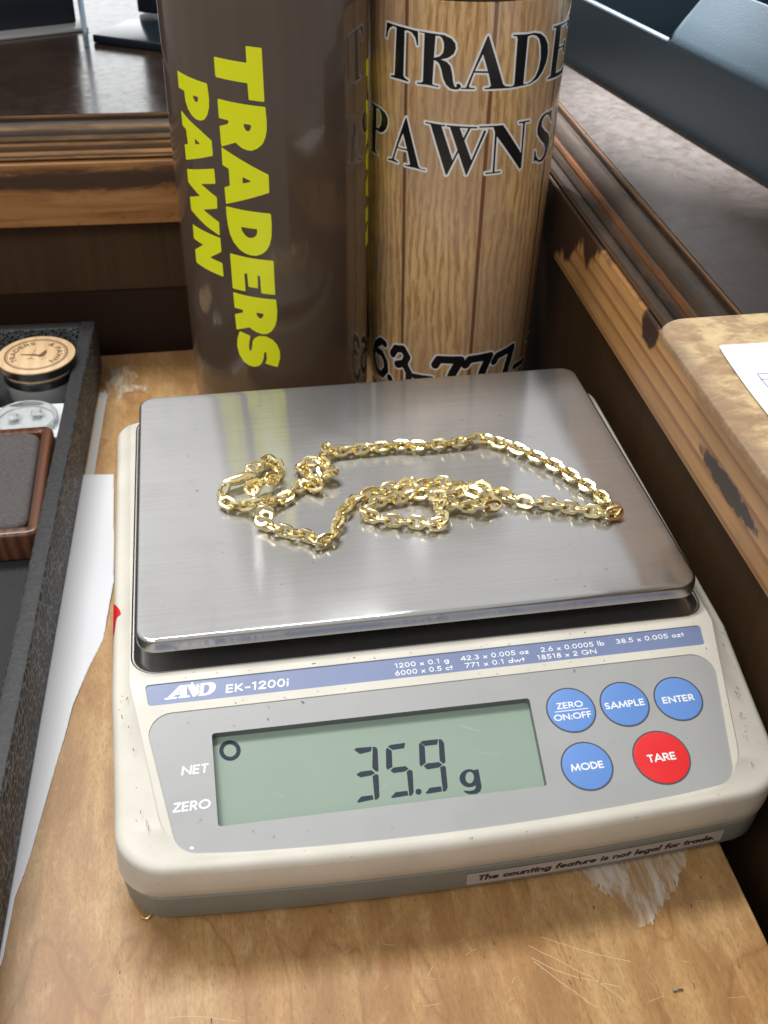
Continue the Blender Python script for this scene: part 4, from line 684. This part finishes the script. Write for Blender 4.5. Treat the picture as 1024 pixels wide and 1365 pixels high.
for key in ('CH_B', 'CH_A'):
    pts = resample([(x / 1000, y / 1000, PZ + .0022 + z / 1000) for x, y, z in DATA[key]], .00378)
    for i in range(len(pts) - 1):
        a, b = pts[i], pts[i + 1]; tv = (b - a).normalized(); c_ = (a + b) / 2
        roll = (math.radians(24) if i % 2 == 0 else math.radians(-66)) + random.gauss(0, .10)
        up = Vector((0, 0, 1)); sd = up.cross(tv).normalized(); nz = tv.cross(sd)
        M_ = Matrix((tv, sd * math.cos(roll) + nz * math.sin(roll), nz * math.cos(roll) - sd * math.sin(roll))).transposed().to_4x4()
        M_ = Matrix.Rotation(random.gauss(0, .07), 4, 'Z') @ M_
        lo = min((M_ @ v.co).z for v in lm.vertices)          # never let a link sink into the pan
        c_ = Vector((c_.x, c_.y, max(c_.z, PZ - lo + .00003)))
        cells.append(Matrix.Translation(c_ - Vector((0, 0, PZ))) @ M_)
cells.sort(key=lambda m: (m.translation - Vector((-.0548, -.2988, .22))).length)
for k, m in enumerate(cells[:98]):
    o = bpy.data.objects.new('link', lm); COL.objects.link(o); o.parent = chain; o.matrix_local = m
bm = bmesh.new()
for m in cells[98:]:
    b_ = bmesh.new(); b_.from_mesh(lm); b_.transform(m); me_ = bpy.data.meshes.new('tmp'); b_.to_mesh(me_); b_.free(); bm.from_mesh(me_); bpy.data.meshes.remove(me_)
me = bpy.data.meshes.new('links'); bm.to_mesh(me); bm.free(); me.materials.append(M_GOLD)
o = bpy.data.objects.new('links', me); COL.objects.link(o); o.parent = chain; tag(o, kind='stuff')
bm = bmesh.new(); CP = [Vector((x / 1000, y / 1000, PZ + .0036)) for x, y in DATA['CLASP']]; CP = [CP[0].lerp(CP[0 if k < 4 else 3], 0) if False else v for k, v in enumerate(resample(CP, .0009))]
nC = len(CP); tube(bm, CP, [.0007 + .0012 * math.sin(PI * min(1, (k + .5) / nC * 1.05)) ** .7 for k in range(nC)], 14)
obj('clasp', smooth(bm, 60), M_GOLD, chain)
def ringm(c, r, w, nrm):
    bm = bmesh.new(); nrm = Vector(nrm).normalized(); a = nrm.orthogonal().normalized(); b = nrm.cross(a); R = []
    for i in range(28):
        t_ = 2 * PI * i / 28; d = a * math.cos(t_) + b * math.sin(t_)
        R.append([bm.verts.new(Vector(c) + d * (r + w * math.cos(2 * PI * k / 8)) + nrm * w * math.sin(2 * PI * k / 8)) for k in range(8)])
    for i in range(28):
        for k in range(8): bm.faces.new((R[i][k], R[(i + 1) % 28][k], R[(i + 1) % 28][(k + 1) % 8], R[i][(k + 1) % 8]))
    bmesh.ops.recalc_face_normals(bm, faces=bm.faces); return smooth(bm, 60)
ca = DATA['CH_A'][0]
obj('clasp_ring', ringm((ca[0] / 1000, ca[1] / 1000, PZ + .0035), .0021, .0005, (.3, -.6, .7)), M_GOLD, chain)
# ------------------------------------------------------------------ tumblers
t = NT('brown_gloss'); n = t.noise(9, 3); t.set(Base_Color=t.mix(n, (.074, .048, .031), (.092, .061, .042)), Roughness=.16, Coat_Weight=.6, Coat_Roughness=.05); t.b.inputs['Specular IOR Level'].default_value = .55; M_BROWN = t.m
M_YEL = plain('yellow_print', (.84, .88, .012), .35)
CLx, CLy, RL = -.0256, .1463, .0395; CRx, CRy, RR = .0551, .156, .0395
CON = lambda z: .0376 + .018 * z
t1 = empty('brown_tumbler', (CLx, CLy, 0), 'tall glossy brown tumbler with slanted yellow lettering behind the pan', 'tumbler')
obj('body', lathe([(.030, 0), (.0342, .0004), (.0370, .0018), (.0387, .0045), (.0394, .0085), (.0395, .013), (.0395, .212), (.0387, .2135)], 128, (CLx, CLy)), M_BROWN, t1)
obj('rim', lathe([(.0385, .2135), (.0392, .214), (.0392, .218), (.038, .2185)], 96, (CLx, CLy)), plain('steel_rim', (.6, .6, .6), .2, Metallic=1.), t1)
obj('lid', lathe([(.0375, .2185), (.0385, .219), (.0385, .225), (.036, .2275)], 96, (CLx, CLy)), plain('smoky_lid', (.03, .03, .03), .15), t1)
wrapL = lambda rot: (lambda u, v, h: (CLx + (RL + h / 1000) * math.sin(u / 1000 / RL + rot), CLy - (RL + h / 1000) * math.cos(u / 1000 / RL + rot), v / 1000))
YL = [[('p', pairs(gl[0]))] + [('h', pairs(q_)) for q_ in gl[1:]] for gl in DATA['YEL']]
for rot_ in (0, 2.235):
    ink('lettering', t1, M_YEL, YL[:7], wrapL(rot_), .06, step=.4, run=2); ink('lettering', t1, M_YEL, YL[7:], wrapL(rot_), .06, step=.4, run=2)
t = NT('printed_wood_planks'); X = t.xyz()
ang = t.math('ARCTAN2', X['X'], t.math('MULTIPLY', X['Y'], -1.))
arg = t.math('MULTIPLY', t.math('SUBTRACT', ang, .035), 1 / .84)
sn = t.math('ABSOLUTE', t.math('SUBTRACT', t.math('FRACT', t.math('ADD', arg, .5)), .5)); pid = t.math('FLOOR', arg)
cb = t.n('ShaderNodeCombineXYZ'); t.l(t.math('ADD', t.math('MULTIPLY', ang, 3.0), t.math('MULTIPLY', pid, 4.7)), cb.inputs[0]); t.l(t.math('MULTIPLY', X['Z'], 17.), cb.inputs[1]); t.l(t.math('MULTIPLY', pid, 3.3), cb.inputs[2])
w = t.n('ShaderNodeTexWave', wave_type='BANDS', bands_direction='X'); w.inputs['Scale'].default_value = 1.15; w.inputs['Distortion'].default_value = 14; w.inputs['Detail'].default_value = 4; w.inputs['Detail Scale'].default_value = .75; w.inputs['Detail Roughness'].default_value = .6; t.l(cb.outputs[0], w.inputs['Vector'])
cb2 = t.n('ShaderNodeCombineXYZ'); t.l(t.math('MULTIPLY', ang, 17.), cb2.inputs[0]); t.l(t.math('MULTIPLY', X['Z'], 48.), cb2.inputs[1]); t.l(pid, cb2.inputs[2])
fine = t.noise(1, 6, .68, 2.6, cb2.outputs[0]); tone = t.noise(1, 3, .5, .5, t.map((30, 30, 16)))
c = t.ramp(t.math('ADD', t.math('MULTIPLY', w.outputs['Fac'], .2), t.math('MULTIPLY', fine, .8)), (.22, (.29, .145, .058)), (.42, (.48, .27, .115)), (.56, (.66, .42, .195)), (.78, (.77, .55, .26)))
c = t.mix(t.ramp(tone, (.42, 0.), (.60, .5)), c, (.42, .28, .19)); c = t.mix(t.ramp(fine, (.55, 0.), (.68, .5)), c, (.66, .45, .14))
seam = t.ramp(sn, (.0, 1.), (.020, .9), (.030, 0.)); c = t.mix(t.math('MULTIPLY', seam, .95), c, (.15, .062, .022))
hl_ = t.ramp(sn, (.026, 0.), (.034, .4), (.060, 0.)); c = t.mix(hl_, c, (.52, .38, .28))
t.set(Base_Color=c, Roughness=.24, Coat_Weight=.35, Coat_Roughness=.08); M_PLANK = t.m
t2 = empty('wood_print_tumbler', (CRx, CRy, 0), 'tumbler wrapped in plank wood print with black serif lettering and phone number', 'tumbler')
obj('body', lathe([(.030, 0), (.034, .0004), (.0360, .002), (.0372, .005), (CON(.010), .010)] + [(CON(.01 + .1675 * k / 12), .01 + .1675 * k / 12) for k in range(1, 13)] + [(.0402, .1779)], 128, (CRx, CRy)), M_PLANK, t2)
obj('seal_ring', lathe([(.0396, .1779), (.0402, .1781), (.0402, .1790), (.0396, .1791)], 96, (CRx, CRy)), M_BLACK, t2)
obj('rim', lathe([(.0394, .1791), (.0404, .1794), (.0405, .190), (.0397, .191)], 96, (CRx, CRy)), plain('brushed_rim', (.55, .55, .56), .28, Metallic=1.), t2)
obj('lid', lathe([(.0392, .191), (.0402, .1915), (.0402, .1975), (.036, .200)], 96, (CRx, CRy)), plain('black_lid', (.03, .03, .03), .2), t2)
wrapR = lambda u, v, h: (CRx + (CON(v / 1000) + h / 1000) * math.sin(u / 1000 / RR), CRy - (CON(v / 1000) + h / 1000) * math.cos(u / 1000 / RR), v / 1000)
BK = [[(it[0], pairs(it[1]), *it[2:]) for it in gl] for gl in DATA['BLK']]
M_OUT = plain('white_outline_print', (.80, .80, .78), .3); M_BPR = plain('black_gloss_print', (.010, .010, .011), .25)
for bk in (BK[:5], BK[5:11], BK[11:]):
    lt = ink('lettering', t2, M_BPR, bk, wrapR, .09, step=.2, run=3); ink('lettering_outline', lt, M_OUT, bk, wrapR, .04, iso=.78, step=.25, run=3)
# ------------------------------------------------------------------ black tray on the left
t = NT('black_leatherette')
v = t.map((330, 200, 200)); ve = t.vor(1.0, 'DISTANCE_TO_EDGE', t.map((560, 250, 480))); gn = t.xyz(t.n('ShaderNodeNewGeometry').outputs['Normal'])['Z']; cr = t.math('MULTIPLY', t.ramp(ve, (.0, 1.), (.15, 0.)), t.math('SUBTRACT', 1., t.math('MULTIPLY', t.math('ABSOLUTE', gn), .95)))
n = t.noise(90, 4); c = t.mix(t.math('MULTIPLY', cr, t.ramp(n, (.3, .4), (.7, .95))), (.012, .013, .016), (.27, .265, .26))
sp = t.ramp(t.noise(500, 2), (.72, 0.), (.78, .6)); c = t.mix(sp, c, (.30, .29, .26))
t.set(Base_Color=c, Roughness=.58); t.bump(t.math('SUBTRACT', t.noise(420, 3), cr), .5, .0005); M_LEATH = t.m
t = NT('black_woven_lining'); X = t.xyz(t.map((1, 1, 1), rot=(0, 0, .7)))
wv = t.math('MULTIPLY', t.math('SINE', t.math('MULTIPLY', X['X'], 6200.)), t.math('SINE', t.math('MULTIPLY', X['Y'], 6200.)))
t.set(Base_Color=t.mix(t.ramp(wv, (.2, 0.), (.8, 1.)), (.016, .017, .019), (.032, .034, .037)), Roughness=.7); t.bump(wv, .5, .0003); M_LINE = t.m
TX0 = Vector((-.1103, .1858, 0)); TX1 = Vector((-.1275, -.1620, 0)); td = (TX1 - TX0).normalized(); tn = Vector((td.y, -td.x, 0)); TH = .0254; TWD = .20
tn = tn if tn.x < 0 else -tn
TL_ = (TX1 - TX0).length
tray = empty('display_tray', TX0 + td * TL_ / 2 + tn * TWD / 2, 'black crackled leatherette tray left of the scale holding small boxes', 'tray')
MT = Matrix(((td.x, tn.x, 0, TX0.x), (td.y, tn.y, 0, TX0.y), (0, 0, 1, 0), (0, 0, 0, 1)))
def trayquad(name, x0, x1, y0, y1, z0, z1, m, bev=.0008):
    bm = bmesh.new(); box(bm, x0, x1, y0, y1, z0, z1, bev, MT); bmesh.ops.recalc_face_normals(bm, faces=bm.faces); return obj(name, smooth(bm, 40), m, tray)
trayquad('wall', 0, TL_, 0, .0064, .0006, TH, M_LEATH); trayquad('wall', 0, TL_, TWD - .006, TWD, .0006, TH, M_LEATH)
trayquad('wall', .0002, .0062, .0065, TWD - .0061, .0006, TH - .0002, M_LEATH); trayquad('wall', TL_ - .006, TL_ - .0001, .0065, TWD - .0061, .0006, TH - .0002, M_LEATH)
trayquad('lining', .0063, TL_ - .0061, .0065, TWD - .0061, .0008, .0118, M_LINE, 0)
FZ = .0119
# stitched ring box
M_WALN = wood('walnut', (.055, .018, .007), (.11, .040, .017), (.17, .068, .030), (90, 14, 90), .3, .5, .2, .5, 3).m
t = NT('grey_suede'); n = t.noise(700, 4, .7); n2 = t.noise(60, 4); t.set(Base_Color=t.mix(t.ramp(n, (.35, 0.), (.65, 1.)), t.mix(n2, (.055, .049, .048), (.078, .069, .067)), (.098, .088, .085)), Roughness=.95); t.bump(n, .5, .0004); M_SUEDE = t.m
rx0, rx1, ry0, ry1 = -.190, -.1236, .0262, .0985
rb = empty('ring_box', (-.156, .062, FZ), 'walnut framed jewellery box with a grey suede pad in the tray', 'jewellery box')
bm = bmesh.new(); L = []
for d, z in ((.001, FZ), (0, FZ + .001), (0, .0228), (.0005, .0238), (.0014, .0242), (.0040, .0242), (.0046, .0236), (.0047, .020)):
    L.append(rrect(rx0 + d, rx1 - d, ry0 + d, ry1 - d, max(.0046 - d, .0015), z, 8))
rings(bm, L); obj('wooden_frame', smooth(bm, 40), M_WALN, rb)
pad = obj('suede_pad', slab(rx0 + .0048, rx1 - .0048, ry0 + .0048, ry1 - .0048, .0201, .0246, .0055, .0022), M_SUEDE, rb)
M_EMB = plain('embossed_mark', (.035, .03, .03), .9)
ink('embossed_mark', pad, M_EMB, [[('p', [(-163, 70), (-143.8, 70), (-143.8, 80), (-163, 80)]), ('h', [(-163.5, 70.5), (-144.3, 70.5), (-144.3, 79.5), (-163.5, 79.5)])], [('q', [(-145.5, 72), (-145.5, 78)], .35)], [('q', [(-144.4, 64.0), (-144.4, 67.2)], .4)]], lambda u, v, h: flat(u, v, 24.6 + h), .05, step=.2)
# engraved wooden lid on a small round tin
M_BIRCH = wood('pale_birch', (.54, .36, .19), (.66, .47, .27), (.72, .53, .33), (60, 14, 60), .45, .3, .1, .4, 5).m
M_BURN = plain('burnt_engraving', (.12, .055, .025), .7); M_BLK2 = plain('black_tin', (.012, .012, .013), .3)
t = NT('clear_plastic'); t.set(Base_Color=(.85, .88, .88), Roughness=.08, Transmission_Weight=.75, IOR=1.3); M_CLEAR = t.m
tcx, tcy = -.1335, .1478
tin = empty('round_tin', (tcx, tcy, FZ), 'round black tin with an engraved wooden lid near the tray corner', 'tin')
obj('jar_base', lathe([(.0148, FZ), (.0152, FZ + .0006), (.0152, .0196), (.0148, .0200)], 64, (tcx, tcy)), M_CLEAR, tin)
obj('lower_ring', lathe([(.0150, .0201), (.0157, .0204), (.0157, .0236), (.0154, .0239)], 64, (tcx, tcy)), M_BLK2, tin)
obj('upper_ring', lathe([(.0155, .0257), (.0166, .0259), (.0168, .0292), (.0166, .0294)], 64, (tcx, tcy)), M_BLK2, tin)
obj('spacer', lathe([(.0150, .0239), (.0152, .0240), (.0152, .0256), (.0150, .0257)], 64, (tcx, tcy)), M_BIRCH, tin)
lid = obj('wooden_lid', lathe([(.0163, .0293), (.0168, .0295), (.0168, .0300), (.0165, .0302)], 80, (tcx, tcy)), M_BIRCH, tin)
lc = lambda u, v, h: (tcx + u / 1000, tcy + v / 1000, .0302 + h / 1000)
def ringi(r, w_): return [('s', [(r * math.cos(2 * PI * k / 48), r * math.sin(2 * PI * k / 48)) for k in range(49)], w_)]
def arctext(s, r, a0, a1, cap):
    out = []; tot = sum(GL[c][0] for c in s); a = a0
    for c in s:
        adv, st = GL[c]; da = (a1 - a0) * adv / tot; am = math.radians(a + da / 2); k = r * math.radians(abs(da)) / adv; items = []
        for ty, P in st:
            pts = [((u - adv / 2) * k, (v - .5) * cap) for u, v in P]
            pts = [((r + y) * math.cos(am) + x * math.sin(am), (r + y) * math.sin(am) - x * math.cos(am)) for x, y in pts]; items.append(('s', pts, .62))
        if items: out.append(items)
        a += da
    return out
eng = [ringi(13.4, .7), ringi(12.5, .3)] + arctext('TRADERS', 10.1, 215, 95, 2.6) + arctext('& PAWN', 10.1, 60, -50, 2.6)
eng += [[('p', [(-7, 1.0), (0, .2), (1.2, -.8), (1.0, -1.8), (-1, -1.2), (-6.6, .1)])], [('p', [(.5, -1.5), (4.2, 3.8), (4.6, 1.0), (3.6, -2.2), (1.8, -3.0)])], [('s', [(-.5, 4.6), (-2.4, -3.6)], .3)], [('s', [(-3.6, -3.4), (-1.0, -4.0)], .5)], [('s', [(2.4, -5.0), (4.6, -3.4)], .35)]]
ink('engraving', lid, M_BURN, eng, lc, .03, step=.16)
tin2 = empty('round_tin', (-.163, .139, FZ), 'second black tin mostly cut off by the left picture edge', 'tin')
tag(tin2, 'black tin with plain wooden lid cut off at the left edge of the picture')
obj('upper_ring', lathe([(.0135, FZ), (.0140, FZ + .0004), (.0140, .0214), (.0138, .0216)], 64, (-.1655, .1385)), M_BLK2, tin2)
obj('wooden_lid', lathe([(.0138, .0216), (.0141, .0218), (.0141, .0226), (.0138, .0228)], 64, (-.1655, .1385)), M_BIRCH, tin2)
# white gem box with a clear round cover, two stones inside
M_WPL = plain('white_plastic', (.72, .74, .76), .35)
gx, gy = -.1372, .1130
gb = empty('gem_box', (gx, gy, FZ), 'small white square gem box with clear round cover beside the walnut box', 'gem box')
obj('case', slab(gx - .0152, gx + .0152, gy - .0132, gy + .0140, FZ, .0170, .0012, .0006), M_WPL, gb)
obj('cover_ring', lathe([(.0132, .01705), (.0136, .0172), (.0136, .0196), (.0132, .0200), (.0122, .0200), (.0118, .0190), (.0118, .0174)], 64, (gx, gy)), M_CLEAR, gb)
obj('foam_pad', lathe([(.0117, .01705), (.0117, .0173)], 48, (gx, gy)), plain('white_foam', (.78, .80, .83), .9), gb)
t = NT('cut_stone'); t.set(Base_Color=(.9, .92, .94), Roughness=.02, Transmission_Weight=.5, IOR=1.7, Metallic=.25); M_GEM = t.m
def gem(x, y, lab, sq):
    bm = bmesh.new(); n = 4 if sq else 6; L = []
    for r, z in ((.0006, .0176), (.0026, .0194), (.0026, .0198), (.0016, .0208)):
        L.append([(x + r * (1.25 if sq else 1) * math.cos(2 * PI * (k + .5) / n), y + r * math.sin(2 * PI * (k + .5) / n), z) for k in range(n)])
    rings(bm, L); tag(obj('gemstone', bm, M_GEM), lab, 'gemstone', 'loose stones in the gem box')
gem(gx + .0045, gy + .0030, 'clear rectangular cut stone inside the white gem box', True)
gem(gx - .0050, gy + .0012, 'grey rounded cut stone left of the clear rectangular stone', False)
# ------------------------------------------------------------------ paper on the board
t = NT('white_paper'); n = t.noise(18, 3); t.set(Base_Color=t.mix(n, (.70, .715, .76), (.76, .775, .81)), Roughness=.7); M_PAPER = t.m
PP = [(x, y) for x, y in DATA['PAPER']]; PP = [(-150, 95.6)] + PP + [(-150, -128)]
wav = lambda u, v: (.35 + .30 * math.sin(v * .11) * max(0, min(1, (u + 118) / 12)))
def papersheet(name, poly, lab, cat, zf, m, step=.8):
    o = ink(name, None, m, [[('p', poly)]], lambda u, v, h: flat(u, v, h + zf(u, v)), .0, step=step, run=1); tag(o, lab, cat); return o
o = papersheet('paper_sheet', PP, 'white paper sheet lying under the black tray beside the scale', 'paper', wav, M_PAPER)
for d_ in (o,):
    md = d_.modifiers.new('thick', 'SOLIDIFY'); md.thickness = .0002; md.offset = -1
papersheet('paper_strip', [(x, y) for x, y in DATA['STRIP']], 'narrow strip of torn translucent paper between tray and plywood behind the white sheet', 'paper strip', lambda u, v: .15, plain('thin_paper', (.50, .48, .45), .6), .8)
rn_ = np.random.RandomState(3)
def rag(amp, f):
    ph = rn_.rand(8) * 6.28; fx = rn_.randn(8) * f; fy = rn_.randn(8) * f * .35
    return lambda X, Y: amp * sum(np.sin(X * a + Y * b + c_) for a, b, c_ in zip(fx, fy, ph)) / 2.2
t = NT('torn_paper_fibre'); n = t.noise(1, 5, .7, .6, t.map((260, 60, 100))); t.set(Base_Color=t.ramp(n, (.42, (.34, .20, .09)), (.50, (.41, .30, .19)), (.60, (.49, .42, .34)), (.8, (.56, .51, .46))), Roughness=.85); M_TORN = t.m
def residue(poly, lab, amp=.55, f=3.4):
    o = ink('paper_residue', None, M_TORN, [[('p', [tuple(p) for p in poly])]], flat, .07, step=.3, noise=rag(amp, f)); tag(o, lab, 'paper residue')
residue(DATA['SCUFF1'], 'ragged patch of torn white paper stuck to the plywood in front of the scale')
residue(DATA['SCUFF2'], 'pale scuffed paper remnant on the plywood left of the brown tumbler', .9, 1.2)
def resample2(q_):
    P = resample([(x, y, 0) for x, y in q_], 2.2); return [(p.x + rn_.normal(0, .10), p.y + rn_.normal(0, .10)) for p in P]
t = NT('scratched_wood'); t.set(Base_Color=(.56, .40, .22), Roughness=.6); M_SCR = t.m
g = [[('s', resample2(q_), .2)] for q_ in DATA['SCR']]
for k in range(30):
    x, y = rn_.uniform(-110, 75), rn_.uniform(-178, -126); a = rn_.uniform(-.5, 1.2); l_ = rn_.uniform(1.2, 5)
    g.append([('s', [(x, y), (x + l_ * math.cos(a), y + l_ * math.sin(a))], rn_.uniform(.08, .16))])
for it in g:
    it[0] = (it[0][0], it[0][1], it[0][2])
o = ink('scratches', ply, M_SCR, g, flat, .03, step=.07)
g = []
for k in range(26):
    x, y = rn_.uniform(-110, 75), rn_.uniform(-178, -60) if k % 3 == 0 else rn_.uniform(-178, -126); a = rn_.uniform(1.0, 2.0); l_ = rn_.uniform(.4, 1.6)
    g.append([('s', [(x, y), (x + l_ * math.cos(a), y + l_ * math.sin(a))], rn_.uniform(.15, .4))])
tag(o, kind='stuff'); o = ink('dents', ply, plain('dark_nick', (.10, .05, .022), .7), g, flat, .035, step=.08)
tag(o, kind='stuff')
bm = bmesh.new(); tube(bm, [(.0480, -.1626, .0004), (.0494, -.16255, .0006), (.0507, -.1627, .0004)], .00025, 6)
tag(obj('staple', bm, plain('dull_wire', (.12, .12, .12), .4, Metallic=.6)), 'tiny dull metal staple in the plywood near the bottom right', 'staple')
bm = bmesh.new(); H = [(x / 1000, y / 1000, .0006 + .0004 * k) for k, (x, y) in enumerate(DATA['HOOK'])]; tube(bm, resample(H, .0006), .00028, 8)
tag(obj('wire_hook', smooth(bm, 60), M_GOLD), 'tiny bent gold wire poking from under the front left corner of the scale', 'wire hook')
# ------------------------------------------------------------------ clipboard on the right ledge
LZ = .1121
t = NT('worn_hardboard'); n = t.noise(75, 7, .68, .6); m2 = t.noise(1, 5, .7, 1.2, t.map((120, 260, 100), rot=(0, 0, .35)))
c = t.ramp(t.math('ADD', t.math('MULTIPLY', n, .65), t.math('MULTIPLY', m2, .35)), (.38, (.26, .155, .075)), (.48, (.36, .235, .12)), (.56, (.52, .38, .20)), (.68, (.60, .46, .25)))
X = t.xyz(); eg = t.n('ShaderNodeMapRange'); eg.inputs[1].default_value = -.0905; eg.inputs[2].default_value = -.0965; t.l(X['X'], eg.inputs[0])
c = t.mix(t.math('MULTIPLY', eg.outputs[0], t.ramp(n, (.35, .2), (.6, .9))), c, (.15, .085, .05))
t.set(Base_Color=c, Roughness=.55); t.bump(n, .4, .0004); M_HARD = t.m
cb_ = empty('clipboard', (.175, -.12, LZ), 'worn brown hardboard clipboard lying across the right ledge under a white form', 'clipboard')
CLP = rpoly([(.0783, -.0125, .0105), (.075, -.23, .01), (.28, -.23, .01), (.28, -.0125, .0105)], 10)
bm = bmesh.new(); L = []
for d, z in ((.0006, LZ), (0, LZ + .0006), (0, LZ + .0024), (.0003, LZ + .0029), (.0009, LZ + .0031)):
    cx_, cy_ = .178, -.12
    L.append([(x + (cx_ - x) / abs(cx_ - x) * d if abs(cx_ - x) > 1e-6 else x, y + (cy_ - y) / abs(cy_ - y) * d if abs(cy_ - y) > 1e-6 else y, z) for x, y in reversed(CLP)])
rings(bm, L); bmesh.ops.recalc_face_normals(bm, faces=bm.faces); obj('board', smooth(bm, 40), M_HARD, cb_)
pf = [(92.0, -31.2), (91.2, -36.5), (90.55, -43.9), (89.75, -57.5), (89.5, -70.0), (90, -110), (91, -200), (270, -200), (270, -33)]
formm = t = NT('form_paper'); t.set(Base_Color=(.77, .80, .86), Roughness=.6)
form = ink('paper_form', None, formm.m, [[('p', pf)]], lambda u, v, h: flat(u, v, LZ * 1000 + 3.25 + h + .5 * math.exp(-(u - 90) / 4)), 0, step=1.2, run=1); tag(form, 'white printed form lying on the clipboard', 'paper')
M_PURP = plain('purple_form_ink', (.16, .13, .25), .6)
g = [[('q', [(96.3, -48.6), (250, -51)], .28)], [('q', [(96.1, -51.6), (250, -54)], .28)], [('q', [(96.3, -48.6), (95.8, -75)], .28)]]
for k in range(1, 8): g.append([('q', [(96, -51.6 - 6 * k), (250, -54 - 6 * k)], .25)])
fz = form.location.copy()
il = ink('form_lines', form, M_PURP, g, lambda u, v, h: flat(u, v, LZ * 1000 + 3.25 + h + .5 * math.exp(-(u - 90) / 4)), .06, step=.2, run=4)
# ------------------------------------------------------------------ blue grey plastic bin on the right ledge
t = NT('blue_grey_textured_plastic'); n = t.noise(1400, 3, .6); n2 = t.noise(20, 3); t.set(Base_Color=t.mix(n2, (.018, .033, .046), (.024, .042, .057)), Roughness=.46); t.bump(n, .35, .0003); M_BIN = t.m
bo = Vector((.1375, .2724, LZ)); bt_ = Vector((.172, -.985, 0)); bn_ = Vector((.985, .172, 0))
binr = empty('plastic_bin', bo + bt_ * .12 + bn_ * .11, 'blue grey plastic bin with a stepped rim standing on the right ledge', 'bin')
def rimz(u):
    if u <= .0952: return .0345
    if u >= .1035: return .0570
    s_ = (u - .0952) / .0083; return .0345 + .0225 * (s_ * s_ * (3 - 2 * s_))
us = [-.16, -.10, -.05, 0, .03, .06, .08, .090, .0935] + [.0952 + .0083 * k / 12 for k in range(13)] + [.106, .112, .118, .13, .145, .16, .18, .20, .24, .28]
def binpt(u, o, z): p = bo + bt_ * u + bn_ * o; return (p.x, p.y, p.z + z)
bm = bmesh.new(); L = []
for u in us:
    h = rimz(u); lean = lambda z: -.0035 * min(z, .036) / .036 + max(0, z - .036) * .62
    hi = max(h, .036)
    secs = [(0, 0), (lean(.012), .012), (lean(.024), .024), (lean(.031), min(.031, h - .003))]
    if h > .0365: secs += [(lean(.0345), .0345), (lean(.0375) + .0003, .0375), (lean(.045), min(.045, h - .0018)) if h > .047 else (lean(h - .0018), h - .0018), (lean(h) - .0002, h - .0012), (lean(h) + .0006, h)]
    else: secs += [(lean(.032), h - .0022), (lean(.033), h - .0015), (lean(.0335), h - .0010), (lean(.034) + .0003, h - .0004), (lean(.034) + .0009, h)]
    w_ = .0032; i0 = lean(min(h, .0345)) if h <= .0365 else lean(h)
    secs += [(i0 + .0024, h), (i0 + w_, h - .0006), (i0 + w_ + .0002, h - .0030), ((lean(.030) if h > .04 else i0) + w_, .028), (w_ + .001, .003)]
    L.append([binpt(u, o, z) for o, z in secs])
rings(bm, L, True, True, True); bmesh.ops.recalc_face_normals(bm, faces=bm.faces); obj('front_wall', smooth(bm, 50), M_BIN, binr)
def binbox(name, u0, u1, o0, o1, z0, z1):
    bm = bmesh.new(); box(bm, 0, 1, 0, 1, 0, 1)
    for v_ in bm.verts: v_.co = binpt(u0 + (u1 - u0) * v_.co.x, o0 + (o1 - o0) * v_.co.y, z0 + (z1 - z0) * v_.co.z)
    bmesh.ops.recalc_face_normals(bm, faces=bm.faces); return obj(name, bm, M_BIN, binr)
binbox('floor', -.159, .279, .005, .215, .0002, .0028); binbox('back_wall', -.159, .279, .2152, .219, 0, .075)
binbox('divider', -.020, -.016, .0062, .215, .003, .034)
binbox('end_wall', -.1595, -.156, .0065, .215, .003, .034); binbox('end_wall', .276, .2795, .0065, .215, .003, .056)
# ------------------------------------------------------------------ dark display pieces on the back ledge
M_NAVY = plain('navy_leatherette', (.012, .016, .022), .35); M_BLKG = plain('black_gloss_acrylic', (.010, .014, .020), .16, Specular_IOR_Level=.22)
t = NT('acrylic_sheet'); t.set(Base_Color=(.40, .52, .62), Roughness=.06, Transmission_Weight=.6, IOR=1.45); M_ACR = t.m
def rotbox(name, o, ang, x0, x1, y0, y1, z0, z1, m, parent=None, bev=.0008):
    M_ = Matrix.Translation(o) @ Matrix.Rotation(ang, 4, 'Z'); bm = bmesh.new(); box(bm, x0, x1, y0, y1, z0, z1, bev, M_); bmesh.ops.recalc_face_normals(bm, faces=bm.faces); return obj(name, smooth(bm, 40), m, parent)
nb = empty('display_box', (-.155, .385, .1121), 'dark navy display box on the back ledge at the upper left', 'display box')
o_ = (-.1205, .3714, .1121); an = math.atan2(.012, .0351)
rotbox('base', o_, an, -.12, .008, -.014, .07, .0, .0016, plain('pale_grey_base', (.42, .41, .40), .25), nb, .0003)
rotbox('body', o_, an, -.12, .005, -.002, .07, .0017, .026, M_NAVY, nb, .001); rotbox('cover', o_, an, -.119, .004, -.001, .069, .0262, .07, M_NAVY, nb, .003)
ac = empty('acrylic_stand', (-.109, .353, .1121), 'clear acrylic upright standing beside the dark navy display box', 'acrylic stand')
rotbox('sheet', (-.1064, .3285, .1121), math.atan2(.0501, -.0055), 0, .0505, 0, .0024, 0, .09, M_ACR, ac, .0003)
ds = empty('display_stand', (-.088, .345, .1121), 'glossy black display slab with upright block left of the brown tumbler', 'display stand')
an2 = math.atan2(-.0214, .0354)
rotbox('slab', (-.1059, .3357, .1121), an2, .001, .075, 0, .055, 0, .0042, M_BLKG, ds)
rotbox('upright', (-.0816, .3800, .1121), an2, 0, .05, 0, .012, .0043, .06, M_NAVY, ds)
